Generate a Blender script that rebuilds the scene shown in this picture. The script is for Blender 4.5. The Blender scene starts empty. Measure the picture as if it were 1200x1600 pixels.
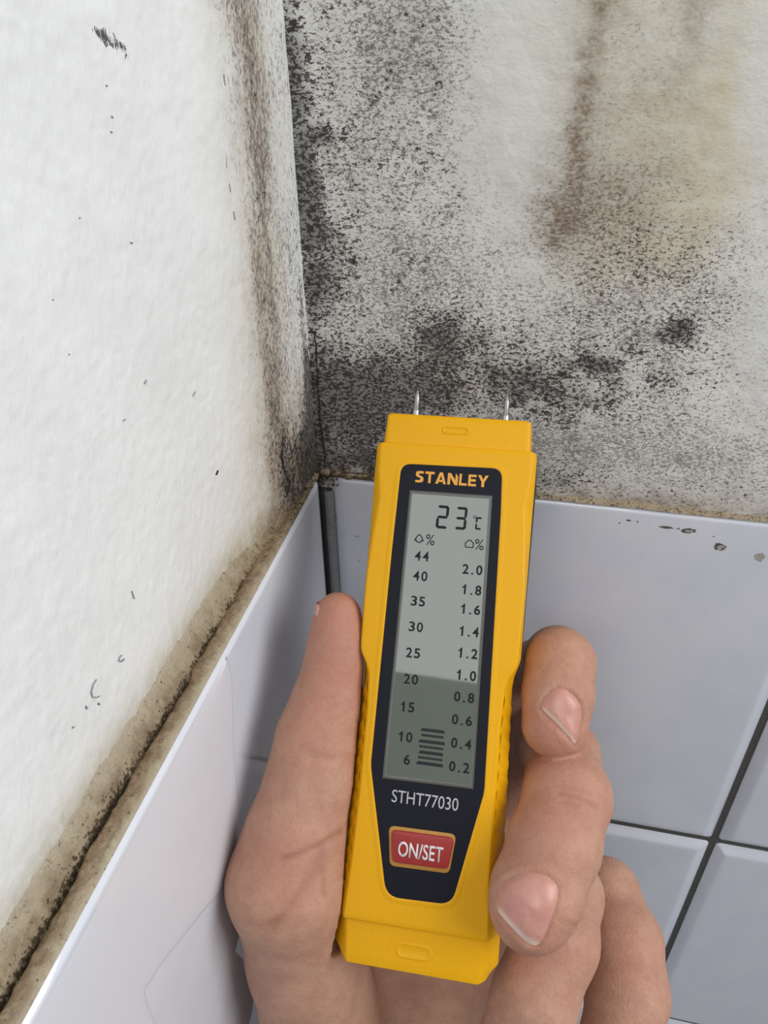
import bpy, bmesh, math
import numpy as np
from mathutils import Matrix, Vector
from mathutils.bvhtree import BVHTree

sc = bpy.context.scene
COL = sc.collection
# ------------------------------------------------------------------ camera
FPX = 1167.246                                     # focal length in pixels of the 1200 x 1600 frame
RM = np.array([[0.97711496, 0.21232972, -0.01274498],
               [0.11046916, -0.55774326, -0.82262933],
               [-0.18177709, 0.8023955, -0.56843518]])   # rows: right, down, forward
KS = 1.10                                          # size of the room's units against the meter's
MMW = 0.001 * KS
CP0 = np.array([0.06203342, -0.18759738, 0.12153685])
CP = CP0 * KS
cam = bpy.data.cameras.new('camera')
cam.sensor_fit = 'VERTICAL'; cam.sensor_height = 36.0; cam.lens = 36.0 * FPX / 1600.0
cam.clip_start = 0.005
camo = bpy.data.objects.new('camera', cam); COL.objects.link(camo)
camo.matrix_world = Matrix(((RM[0][0], -RM[1][0], -RM[2][0], CP[0]),
                            (RM[0][1], -RM[1][1], -RM[2][1], CP[1]),
                            (RM[0][2], -RM[1][2], -RM[2][2], CP[2]),
                            (0, 0, 0, 1)))
sc.camera = camo
# ------------------------------------------------------------------ world, lights, exposure
w = bpy.data.worlds.new('world'); sc.world = w; w.use_nodes = True
w.node_tree.nodes['Background'].inputs[0].default_value = (0.90, 0.94, 1.0, 1)
w.node_tree.nodes['Background'].inputs[1].default_value = 0.20


def area_light(name, loc, target, sx, sy, radiance, color):
    l = bpy.data.lights.new(name, 'AREA'); l.shape = 'RECTANGLE'; l.size = sx; l.size_y = sy
    l.energy = radiance * math.pi * sx * sy; l.color = color
    o = bpy.data.objects.new(name, l); COL.objects.link(o); o.location = loc
    o.rotation_euler = (Vector(target) - Vector(loc)).to_track_quat('-Z', 'Y').to_euler()


# rear lamp added for the display's bright reflection; daylight from the right-hand wall's window
area_light('display_reflection_light', (0.0, -1.36, 1.27), (0.0, 0.0, 1.27), 0.9, 1.0, 4.8, (0.97, 0.985, 1.0))
area_light('right_window_daylight', (1.15, -0.30, 0.75), (0.0, -0.15, 0.0), 1.0, 1.0, 6.3, (0.97, 0.985, 1.0))
sc.view_settings.view_transform = 'Standard'
sc.view_settings.look = 'None'
sc.view_settings.exposure = -0.2
sc.view_settings.gamma = 1.0
sc.view_settings.use_curve_mapping = False


# ------------------------------------------------------------------ geometry helpers
def ray(px, py):
    return np.array([(px - 600.0) / FPX, (py - 800.0) / FPX, 1.0])


def at(px, py, depth_mm):
    """camera-frame millimetres of a pixel at a depth"""
    return ray(px, py) * depth_mm


def cam2world(p_mm):
    return (np.asarray(p_mm) * 0.001) @ RM + CP


def on_back(px, py, y=0.0017):                     # pixel -> (x, z) mm on the back wall
    d = RM.T @ ray(px, py); s = (y - CP0[1]) / d[1]; q = CP0 + s * d
    return np.array([q[0], q[2]]) * 1000


def on_left(px, py, x=-0.006):                     # pixel -> (y, z) mm on the left wall
    d = RM.T @ ray(px, py); s = (x - CP0[0]) / d[0]; q = CP0 + s * d
    return np.array([q[1], q[2]]) * 1000


# measuring meter pose (camera frame, metres)
DR = np.array([[0.98454751, 0.09127866, -0.14944699],
               [0.07893323, -0.99311445, -0.08656339],
               [-0.15631936, 0.07342944, -0.98497328]])
DT = np.array([0.01458742, 0.0356083, 0.19939839])


def dl(px, py, wmm=0.0):                           # pixel -> (u, v) mm on the meter's front plane
    d = ray(px, py); nn = DR[:, 2]; o = DT + nn * wmm * 0.001
    s = (o @ nn) / (d @ nn)
    q = DR.T @ (s * d - DT)
    return np.array([q[0], q[1]]) * 1000


def srgb(r, g, b, a=1.0):
    f = lambda c: (c / 255.0 / 12.92) if c <= 10 else ((c / 255.0 + 0.055) / 1.055) ** 2.4
    return (f(r), f(g), f(b), a)


def link(name, me, mat=None, parent=None, smooth=False, angle=None):
    o = bpy.data.objects.new(name, me); COL.objects.link(o)
    if mat is not None and not me.materials: me.materials.append(mat)
    if parent is not None: o.parent = parent
    if smooth:
        me.shade_smooth()
        if angle is not None: me.set_sharp_from_angle(angle=math.radians(angle))
    return o


def mesh(name, verts, faces):
    me = bpy.data.meshes.new(name)
    me.from_pydata([tuple(map(float, v)) for v in verts], [], [tuple(int(i) for i in f) for f in faces])
    me.update(); return me


def grid_mesh(name, P):                            # P: (n, m, 3) metres
    n, m, _ = P.shape
    idx = np.arange(n * m).reshape(n, m)
    F = np.stack([idx[:-1, :-1], idx[1:, :-1], idx[1:, 1:], idx[:-1, 1:]], -1).reshape(-1, 4)
    me = bpy.data.meshes.new(name)
    me.vertices.add(n * m); me.vertices.foreach_set('co', P.reshape(-1).astype(np.float32))
    me.loops.add(F.size); me.loops.foreach_set('vertex_index', F.reshape(-1).astype(np.int32))
    me.polygons.add(len(F)); me.polygons.foreach_set('loop_start', (np.arange(len(F)) * 4).astype(np.int32))
    me.update(calc_edges=True); me.validate()
    return me


def set_attr(me, name, rgba):
    a = me.attributes.new(name, 'FLOAT_COLOR', 'POINT')
    a.data.foreach_set('color', np.ascontiguousarray(rgba, dtype=np.float32).reshape(-1))


_tab = np.random.RandomState(7).rand(256, 256)


def vnoise(x, y, seed=0):                          # smooth value noise 0..1
    x = x + seed * 17.31; y = y + seed * 9.77
    xi = np.floor(x).astype(int); yi = np.floor(y).astype(int)
    fx = x - xi; fy = y - yi
    fx = fx * fx * (3 - 2 * fx); fy = fy * fy * (3 - 2 * fy)
    a = _tab[xi % 256, yi % 256]; b = _tab[(xi + 1) % 256, yi % 256]
    c = _tab[xi % 256, (yi + 1) % 256]; d = _tab[(xi + 1) % 256, (yi + 1) % 256]
    return (a * (1 - fx) + b * fx) * (1 - fy) + (c * (1 - fx) + d * fx) * fy


def fbm(x, y, oct=4, seed=0):
    s = 0; t = 0; a = 1.0
    for i in range(oct):
        s = s + a * vnoise(x * 2 ** i, y * 2 ** i, seed + i); t += a; a *= 0.55
    return s / t


def sstep(a, b, x):
    t = np.clip((x - a) / (b - a), 0, 1); return t * t * (3 - 2 * t)


def polyline_dist(X, Y, pts):
    d = np.full(X.shape, 1e9)
    for (x0, y0), (x1, y1) in zip(pts[:-1], pts[1:]):
        dx, dy = x1 - x0, y1 - y0
        t = np.clip(((X - x0) * dx + (Y - y0) * dy) / (dx * dx + dy * dy + 1e-12), 0, 1)
        d = np.minimum(d, np.hypot(X - x0 - t * dx, Y - y0 - t * dy))
    return d


# ------------------------------------------------------------------ material helpers
class NT:
    def __init__(s, name):
        s.m = bpy.data.materials.new(name); s.m.use_nodes = True
        s.t = s.m.node_tree; s.b = s.t.nodes['Principled BSDF']

    def n(s, typ, **kw):
        x = s.t.nodes.new(typ)
        for k, v in kw.items(): setattr(x, k, v)
        return x

    def put(s, sock, v):
        if isinstance(v, bpy.types.NodeSocket): s.t.links.new(v, sock)
        elif v is not None: sock.default_value = v

    def math(s, op, a, b=None, c=None, clamp=False):
        x = s.n('ShaderNodeMath', operation=op, use_clamp=clamp)
        s.put(x.inputs[0], a); s.put(x.inputs[1], b); s.put(x.inputs[2], c)
        return x.outputs[0]

    def coord(s, scale=(1, 1, 1), rot=(0, 0, 0)):
        tc = s.n('ShaderNodeTexCoord'); mp = s.n('ShaderNodeMapping')
        s.put(mp.inputs['Vector'], tc.outputs['Object'])
        mp.inputs['Scale'].default_value = scale; mp.inputs['Rotation'].default_value = rot
        return mp.outputs[0]

    def noise(s, vec, scale, detail=4, rough=0.6, dist=0.0):
        x = s.n('ShaderNodeTexNoise'); s.put(x.inputs['Vector'], vec)
        x.inputs['Scale'].default_value = scale; x.inputs['Detail'].default_value = detail
        x.inputs['Roughness'].default_value = rough; x.inputs['Distortion'].default_value = dist
        return x.outputs['Fac']

    def step(s, v, lo, hi, a=0.0, b=1.0):
        x = s.n('ShaderNodeMapRange', interpolation_type='SMOOTHSTEP')
        s.put(x.inputs[0], v); s.put(x.inputs[1], lo); s.put(x.inputs[2], hi)
        s.put(x.inputs[3], a); s.put(x.inputs[4], b)
        return x.outputs[0]

    def mix(s, f, a, b, blend='MIX'):
        x = s.n('ShaderNodeMix', data_type='RGBA', blend_type=blend)
        s.put(x.inputs[0], f); s.put(x.inputs[6], a); s.put(x.inputs[7], b)
        return x.outputs[2]

    def attr(s, name):
        a = s.n('ShaderNodeAttribute', attribute_name=name)
        sp = s.n('ShaderNodeSeparateColor'); s.put(sp.inputs[0], a.outputs['Color'])
        return sp.outputs[0], sp.outputs[1], sp.outputs[2], a.outputs['Alpha']

    def bump(s, h, dist, strength=1.0):
        x = s.n('ShaderNodeBump'); s.put(x.inputs['Height'], h)
        x.inputs['Distance'].default_value = dist; x.inputs['Strength'].default_value = strength
        s.put(s.b.inputs['Normal'], x.outputs[0])

    def base(s, c): s.put(s.b.inputs['Base Color'], c)

    def rough(s, v): s.put(s.b.inputs['Roughness'], v)


def plain(name, col, rough=0.5, metal=0.0, spec=0.5, vary=0.06, scale=400, bump=0.0):
    k = NT(name); v = k.coord()
    n = k.noise(v, scale, 3)
    k.base(k.mix(k.step(n, 0.3, 0.7), tuple(c * (1 - vary) for c in col[:3]) + (1,), tuple(min(1, c * (1 + vary)) for c in col[:3]) + (1,)))
    k.rough(rough); k.b.inputs['Metallic'].default_value = metal
    k.b.inputs['Specular IOR Level'].default_value = spec
    if bump: k.bump(n, bump)
    return k.m


# ------------------------------------------------------------------ materials of the place
def wall_material(name, white, left):
    k = NT(name)
    dk, gr, br, ye = k.attr('stain')
    v = k.coord()
    vs = k.coord(scale=(1.0, 1.0, 0.55) if left else (0.7, 1.0, 1.15), rot=(0, 0.35, 0) if not left else (0.1, 0, 0))
    big = k.noise(v, 55, 4, 0.6)
    mid = k.noise(vs, 260, 5, 0.65, 0.4)
    fine = k.noise(vs, 1150, 2, 0.5, 0.5)
    tiny = k.noise(vs, 2700, 2, 0.5, 0.4)
    base = k.mix(k.step(big, 0.35, 0.65), white, tuple(c * 0.95 for c in white[:3]) + (1,))
    # yellow damp
    c = k.mix(k.math('MULTIPLY', ye, k.step(mid, 0.15, 0.75, 0.45, 1.0), clamp=True), base, srgb(208, 198, 172))
    # brown stain with grain
    bf = k.math('MULTIPLY', br, k.step(k.math('MULTIPLY_ADD', fine, 0.5, k.math('MULTIPLY', mid, 0.5)), 0.36, 0.6, 0.55, 1.0), clamp=True)
    c = k.mix(bf, c, srgb(140, 122, 101))
    # grey mottling
    nn = k.math('MULTIPLY_ADD', fine, 0.5, k.math('MULTIPLY', tiny, 0.5))
    T = k.math('MULTIPLY_ADD', gr, -0.17, 0.62)
    gm = k.step(nn, k.math('SUBTRACT', T, 0.05), k.math('ADD', T, 0.07))
    gf = k.math('MULTIPLY', gm, k.math('MINIMUM', k.math('MULTIPLY', gr, 1.6), 0.72), clamp=True)
    c = k.mix(k.math('MULTIPLY', gr, 0.22), c, srgb(168, 158, 152))
    c = k.mix(gf, c, srgb(104, 95, 91))
    # black specks
    n2 = k.math('MULTIPLY_ADD', fine, 0.55, k.math('MULTIPLY_ADD', tiny, 0.35, k.math('MULTIPLY', mid, 0.1)))
    T2 = k.math('MULTIPLY_ADD', k.math('MINIMUM', dk, 0.85), -0.215, 0.668)
    sm = k.step(n2, k.math('SUBTRACT', T2, 0.03), k.math('ADD', T2, 0.045))
    sf = k.math('MULTIPLY', sm, k.math('MINIMUM', k.math('MULTIPLY', dk, 3.0), 0.86), clamp=True)
    c = k.mix(sf, c, srgb(46, 42, 41))
    # separate larger colonies
    dots = k.noise(k.coord(scale=(0.8, 1, 1), rot=(0, -0.4, 0)), 520, 2, 0.55, 0.3)
    T3 = k.math('MULTIPLY_ADD', k.math('MINIMUM', dk, 0.6), -0.15, 0.705)
    dm = k.step(dots, T3, k.math('ADD', T3, 0.05))
    c = k.mix(k.math('MULTIPLY', dm, k.math('MINIMUM', k.math('MULTIPLY', dk, 4.0), 0.85), clamp=True), c, srgb(50, 46, 45))
    # soot where the mould is solid
    c = k.mix(k.math('MULTIPLY', k.step(dk, 0.45, 1.05), 0.68), c, srgb(58, 54, 53))
    k.base(c); k.rough(0.85 if not left else 0.62)
    k.b.inputs['Specular IOR Level'].default_value = 0.25
    if left:
        brush = k.noise(k.coord(scale=(1, 1, 0.35), rot=(0.25, 0, 0)), 330, 4, 0.6)
        k.bump(k.math('MULTIPLY_ADD', fine, 0.3, k.math('MULTIPLY_ADD', brush, 0.6, k.math('MULTIPLY', nn, gr))), 0.0006, 0.55)
    else:
        k.bump(k.math('MULTIPLY_ADD', fine, 0.5, k.math('MULTIPLY', mid, 0.6)), 0.0006, 0.4)
    return k.m


MAT_BACK = wall_material('mouldy_back_plaster', srgb(228, 227, 221), False)
MAT_LEFT = wall_material('white_left_plaster', srgb(236, 237, 236), True)


def mortar_material():
    k = NT('brown_mortar')
    dk, gr, br, ye = k.attr('stain')
    v = k.coord(); fine = k.noise(v, 1100, 5, 0.7); mid = k.noise(v, 240, 4, 0.6)
    c = k.mix(k.step(mid, 0.35, 0.65), srgb(188, 173, 146), srgb(152, 134, 109))
    c = k.mix(k.math('MULTIPLY', gr, 0.9), c, srgb(214, 203, 180))
    c = k.mix(k.math('MULTIPLY', br, k.step(fine, 0.3, 0.6, 0.5, 1.0), clamp=True), c, srgb(140, 116, 90))
    T = k.math('MULTIPLY_ADD', dk, -0.3, 0.7)
    sm = k.step(fine, k.math('SUBTRACT', T, 0.05), k.math('ADD', T, 0.05))
    c = k.mix(k.math('MULTIPLY', sm, 0.85), c, srgb(62, 48, 36))
    k.base(c); k.rough(0.9); k.b.inputs['Specular IOR Level'].default_value = 0.2
    k.bump(fine, 0.0009, 0.9)
    return k.m


MAT_MORTAR = mortar_material()


def tile_material():
    k = NT('white_glazed_ceramic'); v = k.coord()
    n = k.noise(v, 30, 3)
    k.base(k.mix(k.step(n, 0.35, 0.65), srgb(214, 217, 226), srgb(220, 222, 229)))
    k.rough(0.05); k.b.inputs['IOR'].default_value = 1.52
    k.bump(k.noise(v, 60, 2), 0.0004, 0.25)
    return k.m


MAT_TILE = tile_material()
MAT_GROUT = plain('dark_grey_grout', srgb(84, 82, 80), 0.9, vary=0.15, scale=900, bump=0.0004)
MAT_GROUT_LIGHT = plain('grey_corner_grout', srgb(132, 132, 134), 0.85, vary=0.12, scale=900, bump=0.0003)
MAT_CRACK = plain('black_crack', srgb(34, 30, 28), 0.95)
MAT_CHIP = plain('bare_tile_biscuit', srgb(172, 166, 156), 0.9, vary=0.25, scale=1500, bump=0.0005)
MAT_CHIP_DARK = plain('dirty_chip_rim', srgb(92, 90, 84), 0.9, vary=0.35, scale=1500)
MAT_SCUFF = plain('grey_scuff', srgb(150, 150, 152), 0.8, vary=0.2, scale=2000)
MAT_ROOM = plain('room_paint', srgb(170, 168, 164), 0.8, vary=0.03, scale=20)

# ------------------------------------------------------------------ the walls
def axis(dense0, dense1, step, far0, far1):
    a = list(np.arange(dense0, dense1 + step * .5, step))
    x = dense1; s = step
    while x < far1:
        s *= 1.5; x += s; a.append(x)
    x = dense0; s = step; pre = []
    while x > far0:
        s *= 1.5; x -= s; pre.append(x)
    return np.array(pre[::-1] + a)


def blobs(X, Z, conv, lst, ppm=5.5):
    """sum of soft ellipses; centres given where the stain was measured, radii / 5.5 px per mm"""
    s = np.zeros_like(X)
    for px, py, rx, rz, amp in lst:
        c = conv(px, py)
        d = ((X - c[0]) / (rx / ppm)) ** 2 + ((Z - c[1]) / (rz / ppm)) ** 2
        s = s + amp * np.exp(-d)
    return s


# back wall (plane y = 1.7 mm)
xs = axis(-2.5, 135, 0.45, -2.6, 420); zs = axis(-2, 135, 0.45, -4, 380)
X, Z = np.meshgrid(xs, zs, indexing='ij')
n1 = fbm(X / 14, Z / 14, 5, 1); n2 = fbm(X / 5, Z / 5, 4, 5); n3 = fbm(X / 30, Z / 30, 4, 9)
dark = blobs(X, Z, on_back, [
    (484, 288, 16, 40, .8), (512, 212, 24, 15, .65), (470, 60, 30, 90, .26), (450, 150, 22, 120, .35), (490, 380, 40, 60, .42),
    (560, 240, 140, 270, .36), (700, 330, 80, 160, .14), (1120, 420, 60, 200, .16), (505, 470, 55, 120, .36), (590, 580, 120, 80, .42), (730, 540, 120, 60, .52),
    (650, 630, 130, 50, .50), (555, 660, 110, 70, .85), (1060, 600, 120, 60, .16), (950, 640, 120, 60, .2), (700, 500, 60, 40, .22), (830, 600, 80, 50, .48), (880, 640, 60, 30, .18),
    (930, 570, 200, 110, .20), (1010, 480, 150, 140, .26), (1064, 512, 20, 24, .65), (933, 570, 26, 10, .65),
    (884, 666, 14, 10, .3), (1000, 750, 260, 24, .22), (660, 40, 60, 50, .10), (1090, 330, 60, 90, .12),
    (760, 740, 200, 40, .35), (950, 380, 80, 60, .14), (580, 720, 80, 20, .5)])
dark += np.exp(-(np.clip(X + 1, 0, None) / 5.5) ** 2) * (0.20 + 0.42 * sstep(70, 10, Z)) * (0.5 + n3)
dark += 0.40 * np.exp(-(Z / 9.0) ** 2) * sstep(90, 15, X) + 0.16 * np.exp(-((Z - 3) / 7.0) ** 2)
dark -= blobs(X, Z, on_back, [(795, 210, 70, 210, .24), (830, 430, 55, 50, .26), (1165, 120, 60, 200, .22), (1185, 500, 50, 260, .15), (625, 510, 35, 30, .2)])
dark = np.clip(dark * (0.55 + 0.9 * n1) + 0.35 * (n2 - 0.5) * sstep(0.05, 0.3, dark), 0, 1.15)
grey = 0.22 + blobs(X, Z, on_back, [
    (560, 220, 150, 330, .42), (650, 60, 70, 70, .3), (950, 520, 260, 170, .42), (660, 600, 240, 140, .35),
    (1000, 710, 280, 70, .42), (1060, 500, 60, 70, .2), (900, 330, 80, 80, .2), (700, 400, 120, 120, .12), (1080, 420, 100, 80, .12)])
grey -= blobs(X, Z, on_back, [(795, 190, 60, 220, .36), (835, 430, 50, 45, .25), (1170, 120, 55, 220, .25), (1185, 520, 50, 200, .2)])
grey = np.clip(grey * (0.6 + .8 * n2), 0, 1)
st = np.array([on_back(*q) for q in ((944, -10), (930, 60), (908, 190), (897, 270), (872, 370))])
ds = polyline_dist(X + 2.2 * (n2 - .5), Z, st)
brown = 0.62 * np.exp(-(ds / 2.2) ** 2) + 0.30 * np.exp(-(ds / 6.0) ** 2)
brown += blobs(X, Z, on_back, [(640, 40, 40, 60, .32), (670, 110, 60, 40, .2), (880, 330, 70, 60, .35), (1085, 40, 24, 90, .35), (990, 180, 60, 130, .22), (970, 300, 90, 70, .25), (720, 230, 50, 60, .15)])
brown += 0.7 * np.exp(-(Z / 5) ** 2) + 0.35 * np.exp(-((Z - 9) / 6) ** 2) * n1
brown = np.clip(brown * (0.3 + 1.4 * n2), 0, 1)
yell = blobs(X, Z, on_back, [(1060, 100, 90, 200, .45), (1080, 300, 80, 90, .8), (960, 200, 60, 200, .45), (840, 60, 60, 120, .25), (1000, 380, 100, 60, .4), (1110, 200, 20, 160, .35)])
yell = np.clip(yell * (0.3 + 1.4 * n1), 0, 1)
relief = (n2 - .5) * 0.5 + (n3 - .5) * 0.9
Yw = 1.7 + relief * sstep(-2, 6, X) - 0.5 * np.exp(-(X / 6) ** 2)
me = grid_mesh('wall_back', np.stack([X, Yw, Z], -1) * MMW)
set_attr(me, 'stain', np.stack([dark, grey, brown, yell], -1))
wall_back = link('wall_back', me, MAT_BACK, smooth=True); wall_back['kind'] = 'structure'
wall_back['label'] = 'plastered back wall speckled with black mould above white tiles'


# left wall (curves away from the corner)
def left_x(y):                                     # mm, y <= 0
    return -1.6 - 6.6 * sstep(0, 62, -y)


ys = np.clip(-axis(-2.2, 165, 0.45, -2.3, 225)[::-1], -245, None); zs = axis(-2, 135, 0.45, -4, 380)
Y, Z = np.meshgrid(ys, zs, indexing='ij')
n1 = fbm(Y / 10, Z / 26, 5, 2); n2 = fbm(Y / 3.2, Z / 10, 4, 6); n3 = fbm(Y / 40, Z / 40, 4, 3)
band = np.array([on_left(*q) for q in ((352, -20), (372, 120), (384, 260), (394, 380), (402, 480), (412, 600), (424, 720), (440, 780))])
db = polyline_dist(Y + 4 * (n1 - .5), Z, band)
lx = left_x(Y)
low = sstep(45, 5, Z)
brown = 0.55 * np.exp(-(db / 5.0) ** 2) + 0.34 * np.exp(-(db / 11) ** 2)
foot = np.exp(-(np.clip(Z - 2, 0, None) / 6.5) ** 2)
brown += 0.55 * foot + 0.95 * np.exp(-(Y / 27) ** 2) * low
brown = np.clip(brown * (0.55 + 0.85 * n2), 0, 1)
grey = 0.85 * np.exp(-((Y + 22) / 14) ** 2) * 0.8 + 0.55 * np.exp(-((Y + 4) / 14) ** 2) + 0.5 * np.exp(-(db / 5) ** 2)
grey = np.clip(0.62 * grey * sstep(-44, -22, Y) * (0.3 + 1.3 * n2), 0, 1)
crk = np.array([on_left(*q) for q in ((418, -10), (432, 120), (440, 200), (446, 330), (462, 420), (470, 520))])
dc = polyline_dist(Y + 1.5 * (n1 - .5), Z, crk)
dark = 0.35 * np.exp(-(dc / 1.2) ** 2) + 0.85 * np.exp(-((Y + 2) / 4) ** 2) * (0.35 + .65 * sstep(90, 30, Z)) + 1.0 * np.exp(-((Y + 4) / 18) ** 2) * low
dark += blobs(Y, Z, on_left, [(470, 620, 50, 90, .35), (440, 700, 40, 50, .25)])
dark += 0.30 * np.exp(-(db / 5) ** 2)
dark = np.clip(dark * (0.5 + 0.9 * n2), 0, 1.1)
yell = 0.55 * np.exp(-(db / 15) ** 2) + 0.75 * np.exp(-(np.clip(Z - 2, 0, None) / 9) ** 2) + 0.5 * np.exp(-(Y / 45) ** 2) * sstep(60, 10, Z)
yell = np.clip(yell * (0.4 + 1.2 * n1), 0, 1)
# smudge marks high on the wall
for a, b, wd, amp in (((155, 50), (196, 76), 1.1, .95), ((142, 38), (158, 52), .7, .55)):
    d = polyline_dist(Y + 3 * (n2 - .5), Z, np.array([on_left(*a, x=-.008), on_left(*b, x=-.008)]))
    dark = np.maximum(dark, amp * np.exp(-(d / wd) ** 2) * (0.3 + n2))
relief = (n3 - .5) * 0.6 + (n2 - .5) * 0.35 * sstep(-70, -20, Y) + (fbm(Y / 2.2, Z / 2.2, 3, 11) - .5) * 0.28
relief -= 0.5 * np.exp(-(dc / 0.8) ** 2)
Xw = lx + relief
me = grid_mesh('wall_left', np.stack([Xw, Y, Z], -1)[::-1] * MMW)
set_attr(me, 'stain', np.stack([dark, grey, brown, yell], -1)[::-1])
wall_left = link('wall_left', me, MAT_LEFT, smooth=True); wall_left['kind'] = 'structure'
wall_left['label'] = 'white painted left wall with brown damp stain beside the corner'


# mortar ledges on top of the tiles
def ledge(name, n_along, far, left, parent):
    t = np.concatenate([np.linspace(0, 175, n_along), np.linspace(176, far, 120)]); s = np.linspace(0, 1, 26)
    T, S = np.meshgrid(t, s, indexing='ij')
    if left:
        depth = 8.9 * (0.42 + 0.58 * sstep(0, 55, T))
        nz = fbm(T / 2.0, S * depth / 1.8, 5, 21) - .5; nb = fbm(T / 9, S * 1.5, 3, 25) - .5
        off = -depth + (depth - 0.95) * S + 0.35 * nb * (1 - S)
        gpos = 0.42 + 0.16 * (fbm(T / 16, T * 0, 3, 31) - .5)
        groove = np.exp(-((S - gpos) / 0.085) ** 2) * sstep(30, 90, T) * (0.35 + 1.5 * np.clip(fbm(T / 7, T * 0 + 2, 3, 33) - .3, 0, 1))
        up = 7.5 * np.clip(1 - S / 0.6, 0, 1) ** 2.4 + 0.5 * (1 - S) + 0.5 - 1.2 * sstep(.9, 1.0, S)
        H = up + 2.1 * nz * (1 - 0.55 * S) * sstep(.98, .8, S) + 0.9 * nb * (1 - S) - 2.6 * groove * (1 + .5 * sstep(100, 150, T))
        P = np.stack([off, -T - 0.2, H], -1)
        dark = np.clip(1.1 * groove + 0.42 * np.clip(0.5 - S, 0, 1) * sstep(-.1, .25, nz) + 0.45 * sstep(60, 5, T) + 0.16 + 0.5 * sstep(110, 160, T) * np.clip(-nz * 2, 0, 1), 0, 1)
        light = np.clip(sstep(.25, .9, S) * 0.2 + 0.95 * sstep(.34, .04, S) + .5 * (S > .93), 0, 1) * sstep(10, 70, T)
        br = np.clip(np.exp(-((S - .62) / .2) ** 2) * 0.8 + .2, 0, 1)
        P = P[:, ::-1]; dark = dark[:, ::-1]; light = light[:, ::-1]; br = br[:, ::-1]
    else:
        nz = fbm(T / 2.4, S * 2.0, 4, 41) - .5; nb = fbm(T / 8, S, 3, 45) - .5
        off = 2.6 - 2.5 * S - 0.4 * nb * (1 - S)
        H = 2.6 * (1 - S) ** 1.5 - 0.35 + 1.1 * nz * (1 - .6 * S) + .5 * nb + 1.1 * sstep(16, 4, T) * (1 - S)
        P = np.stack([T - 1.5, off, H], -1)
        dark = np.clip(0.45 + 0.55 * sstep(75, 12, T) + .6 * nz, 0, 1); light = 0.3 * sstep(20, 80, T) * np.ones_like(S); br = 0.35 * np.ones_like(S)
    me = grid_mesh(name, P * MMW)
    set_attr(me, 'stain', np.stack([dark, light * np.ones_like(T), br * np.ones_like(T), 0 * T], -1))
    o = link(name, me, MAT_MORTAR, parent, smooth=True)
    return o


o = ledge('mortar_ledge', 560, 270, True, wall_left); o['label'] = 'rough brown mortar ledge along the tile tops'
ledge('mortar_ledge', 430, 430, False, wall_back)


# crumbs of mortar in the corner
def crumb(name, loc, r, seed, mat, parent):
    bm = bmesh.new(); bmesh.ops.create_icosphere(bm, subdivisions=3, radius=1.0)
    rs = np.random.RandomState(seed); ph = rs.rand(3) * 6
    for v in bm.verts:
        d = v.co.copy()
        k = 1 + .22 * math.sin(4 * d.x + ph[0]) * math.sin(5 * d.y + ph[1]) + .16 * math.sin(9 * d.z + ph[2]) * math.cos(7 * d.x)
        v.co = Vector((d.x * r[0] * k, d.y * r[1] * k, d.z * r[2] * k)) * MMW + Vector(loc) * MMW
    me = bpy.data.meshes.new(name); bm.to_mesh(me); bm.free()
    set_attr(me, 'stain', np.tile([0.55, 0.12, .6, 0], (len(me.vertices), 1)))
    return link(name, me, mat, parent, smooth=True)


for i, (x, y, z, a, b, c) in enumerate(((1.0, 0.6, .6, 1.8, 1.0, 1.1), (4.2, .9, .6, 1.7, .9, .8), (8.2, .8, -.1, 1.9, .9, 1.0), (-1.4, -3.0, 1.0, 1.3, 1.9, .9), (12, .9, .5, 2.2, .8, .7), (-2.0, -7.5, 1.1, 1.2, 2.4, .8))):
    crumb('mortar_crumb', (x, y, z), (a, b, c), 50 + i, MAT_MORTAR, wall_back)


# ------------------------------------------------------------------ tiles
def tile_mesh(name, wd, ht, th=3.0, topk=1.0):
    """pillow-edged ceramic tile in its own plane: x 0..wd, z 0..-ht, face at y = 0, body behind (+y)"""
    prof = [(0.0, th), (0.0, 2.2), (0.3, 1.85), (3.2, 0.30), (3.8, 0.10), (4.6, 0.02), (6.0, 0.0)]
    rings = []
    seg = 5
    for ins, dep in prof:
        r = max(1.6 - ins * 0.4, 0.3); pts = []
        x0, x1, z0, z1 = ins, wd - ins, -ht + ins, -ins * topk
        for cx, cz, a0 in ((x1 - r, z1 - r, 0), (x0 + r, z1 - r, 90), (x0 + r, z0 + r, 180), (x1 - r, z0 + r, 270)):
            for i in range(seg):
                a = math.radians(a0 + 90 * i / (seg - 1)); pts.append((cx + r * math.cos(a), dep, cz + r * math.sin(a)))
        rings.append(pts)
    V = [p for r in rings for p in r]; n = len(rings[0]); F = []
    for k in range(len(rings) - 1):
        for i in range(n):
            j = (i + 1) % n; F.append((k * n + i, k * n + j, (k + 1) * n + j, (k + 1) * n + i))
    F.append(tuple(range((len(rings) - 1) * n, len(rings) * n)))
    me = mesh(name, np.array(V) * MMW, F)
    me.materials.append(MAT_TILE); me.shade_smooth(); me.set_sharp_from_angle(angle=math.radians(60))
    return me


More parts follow.
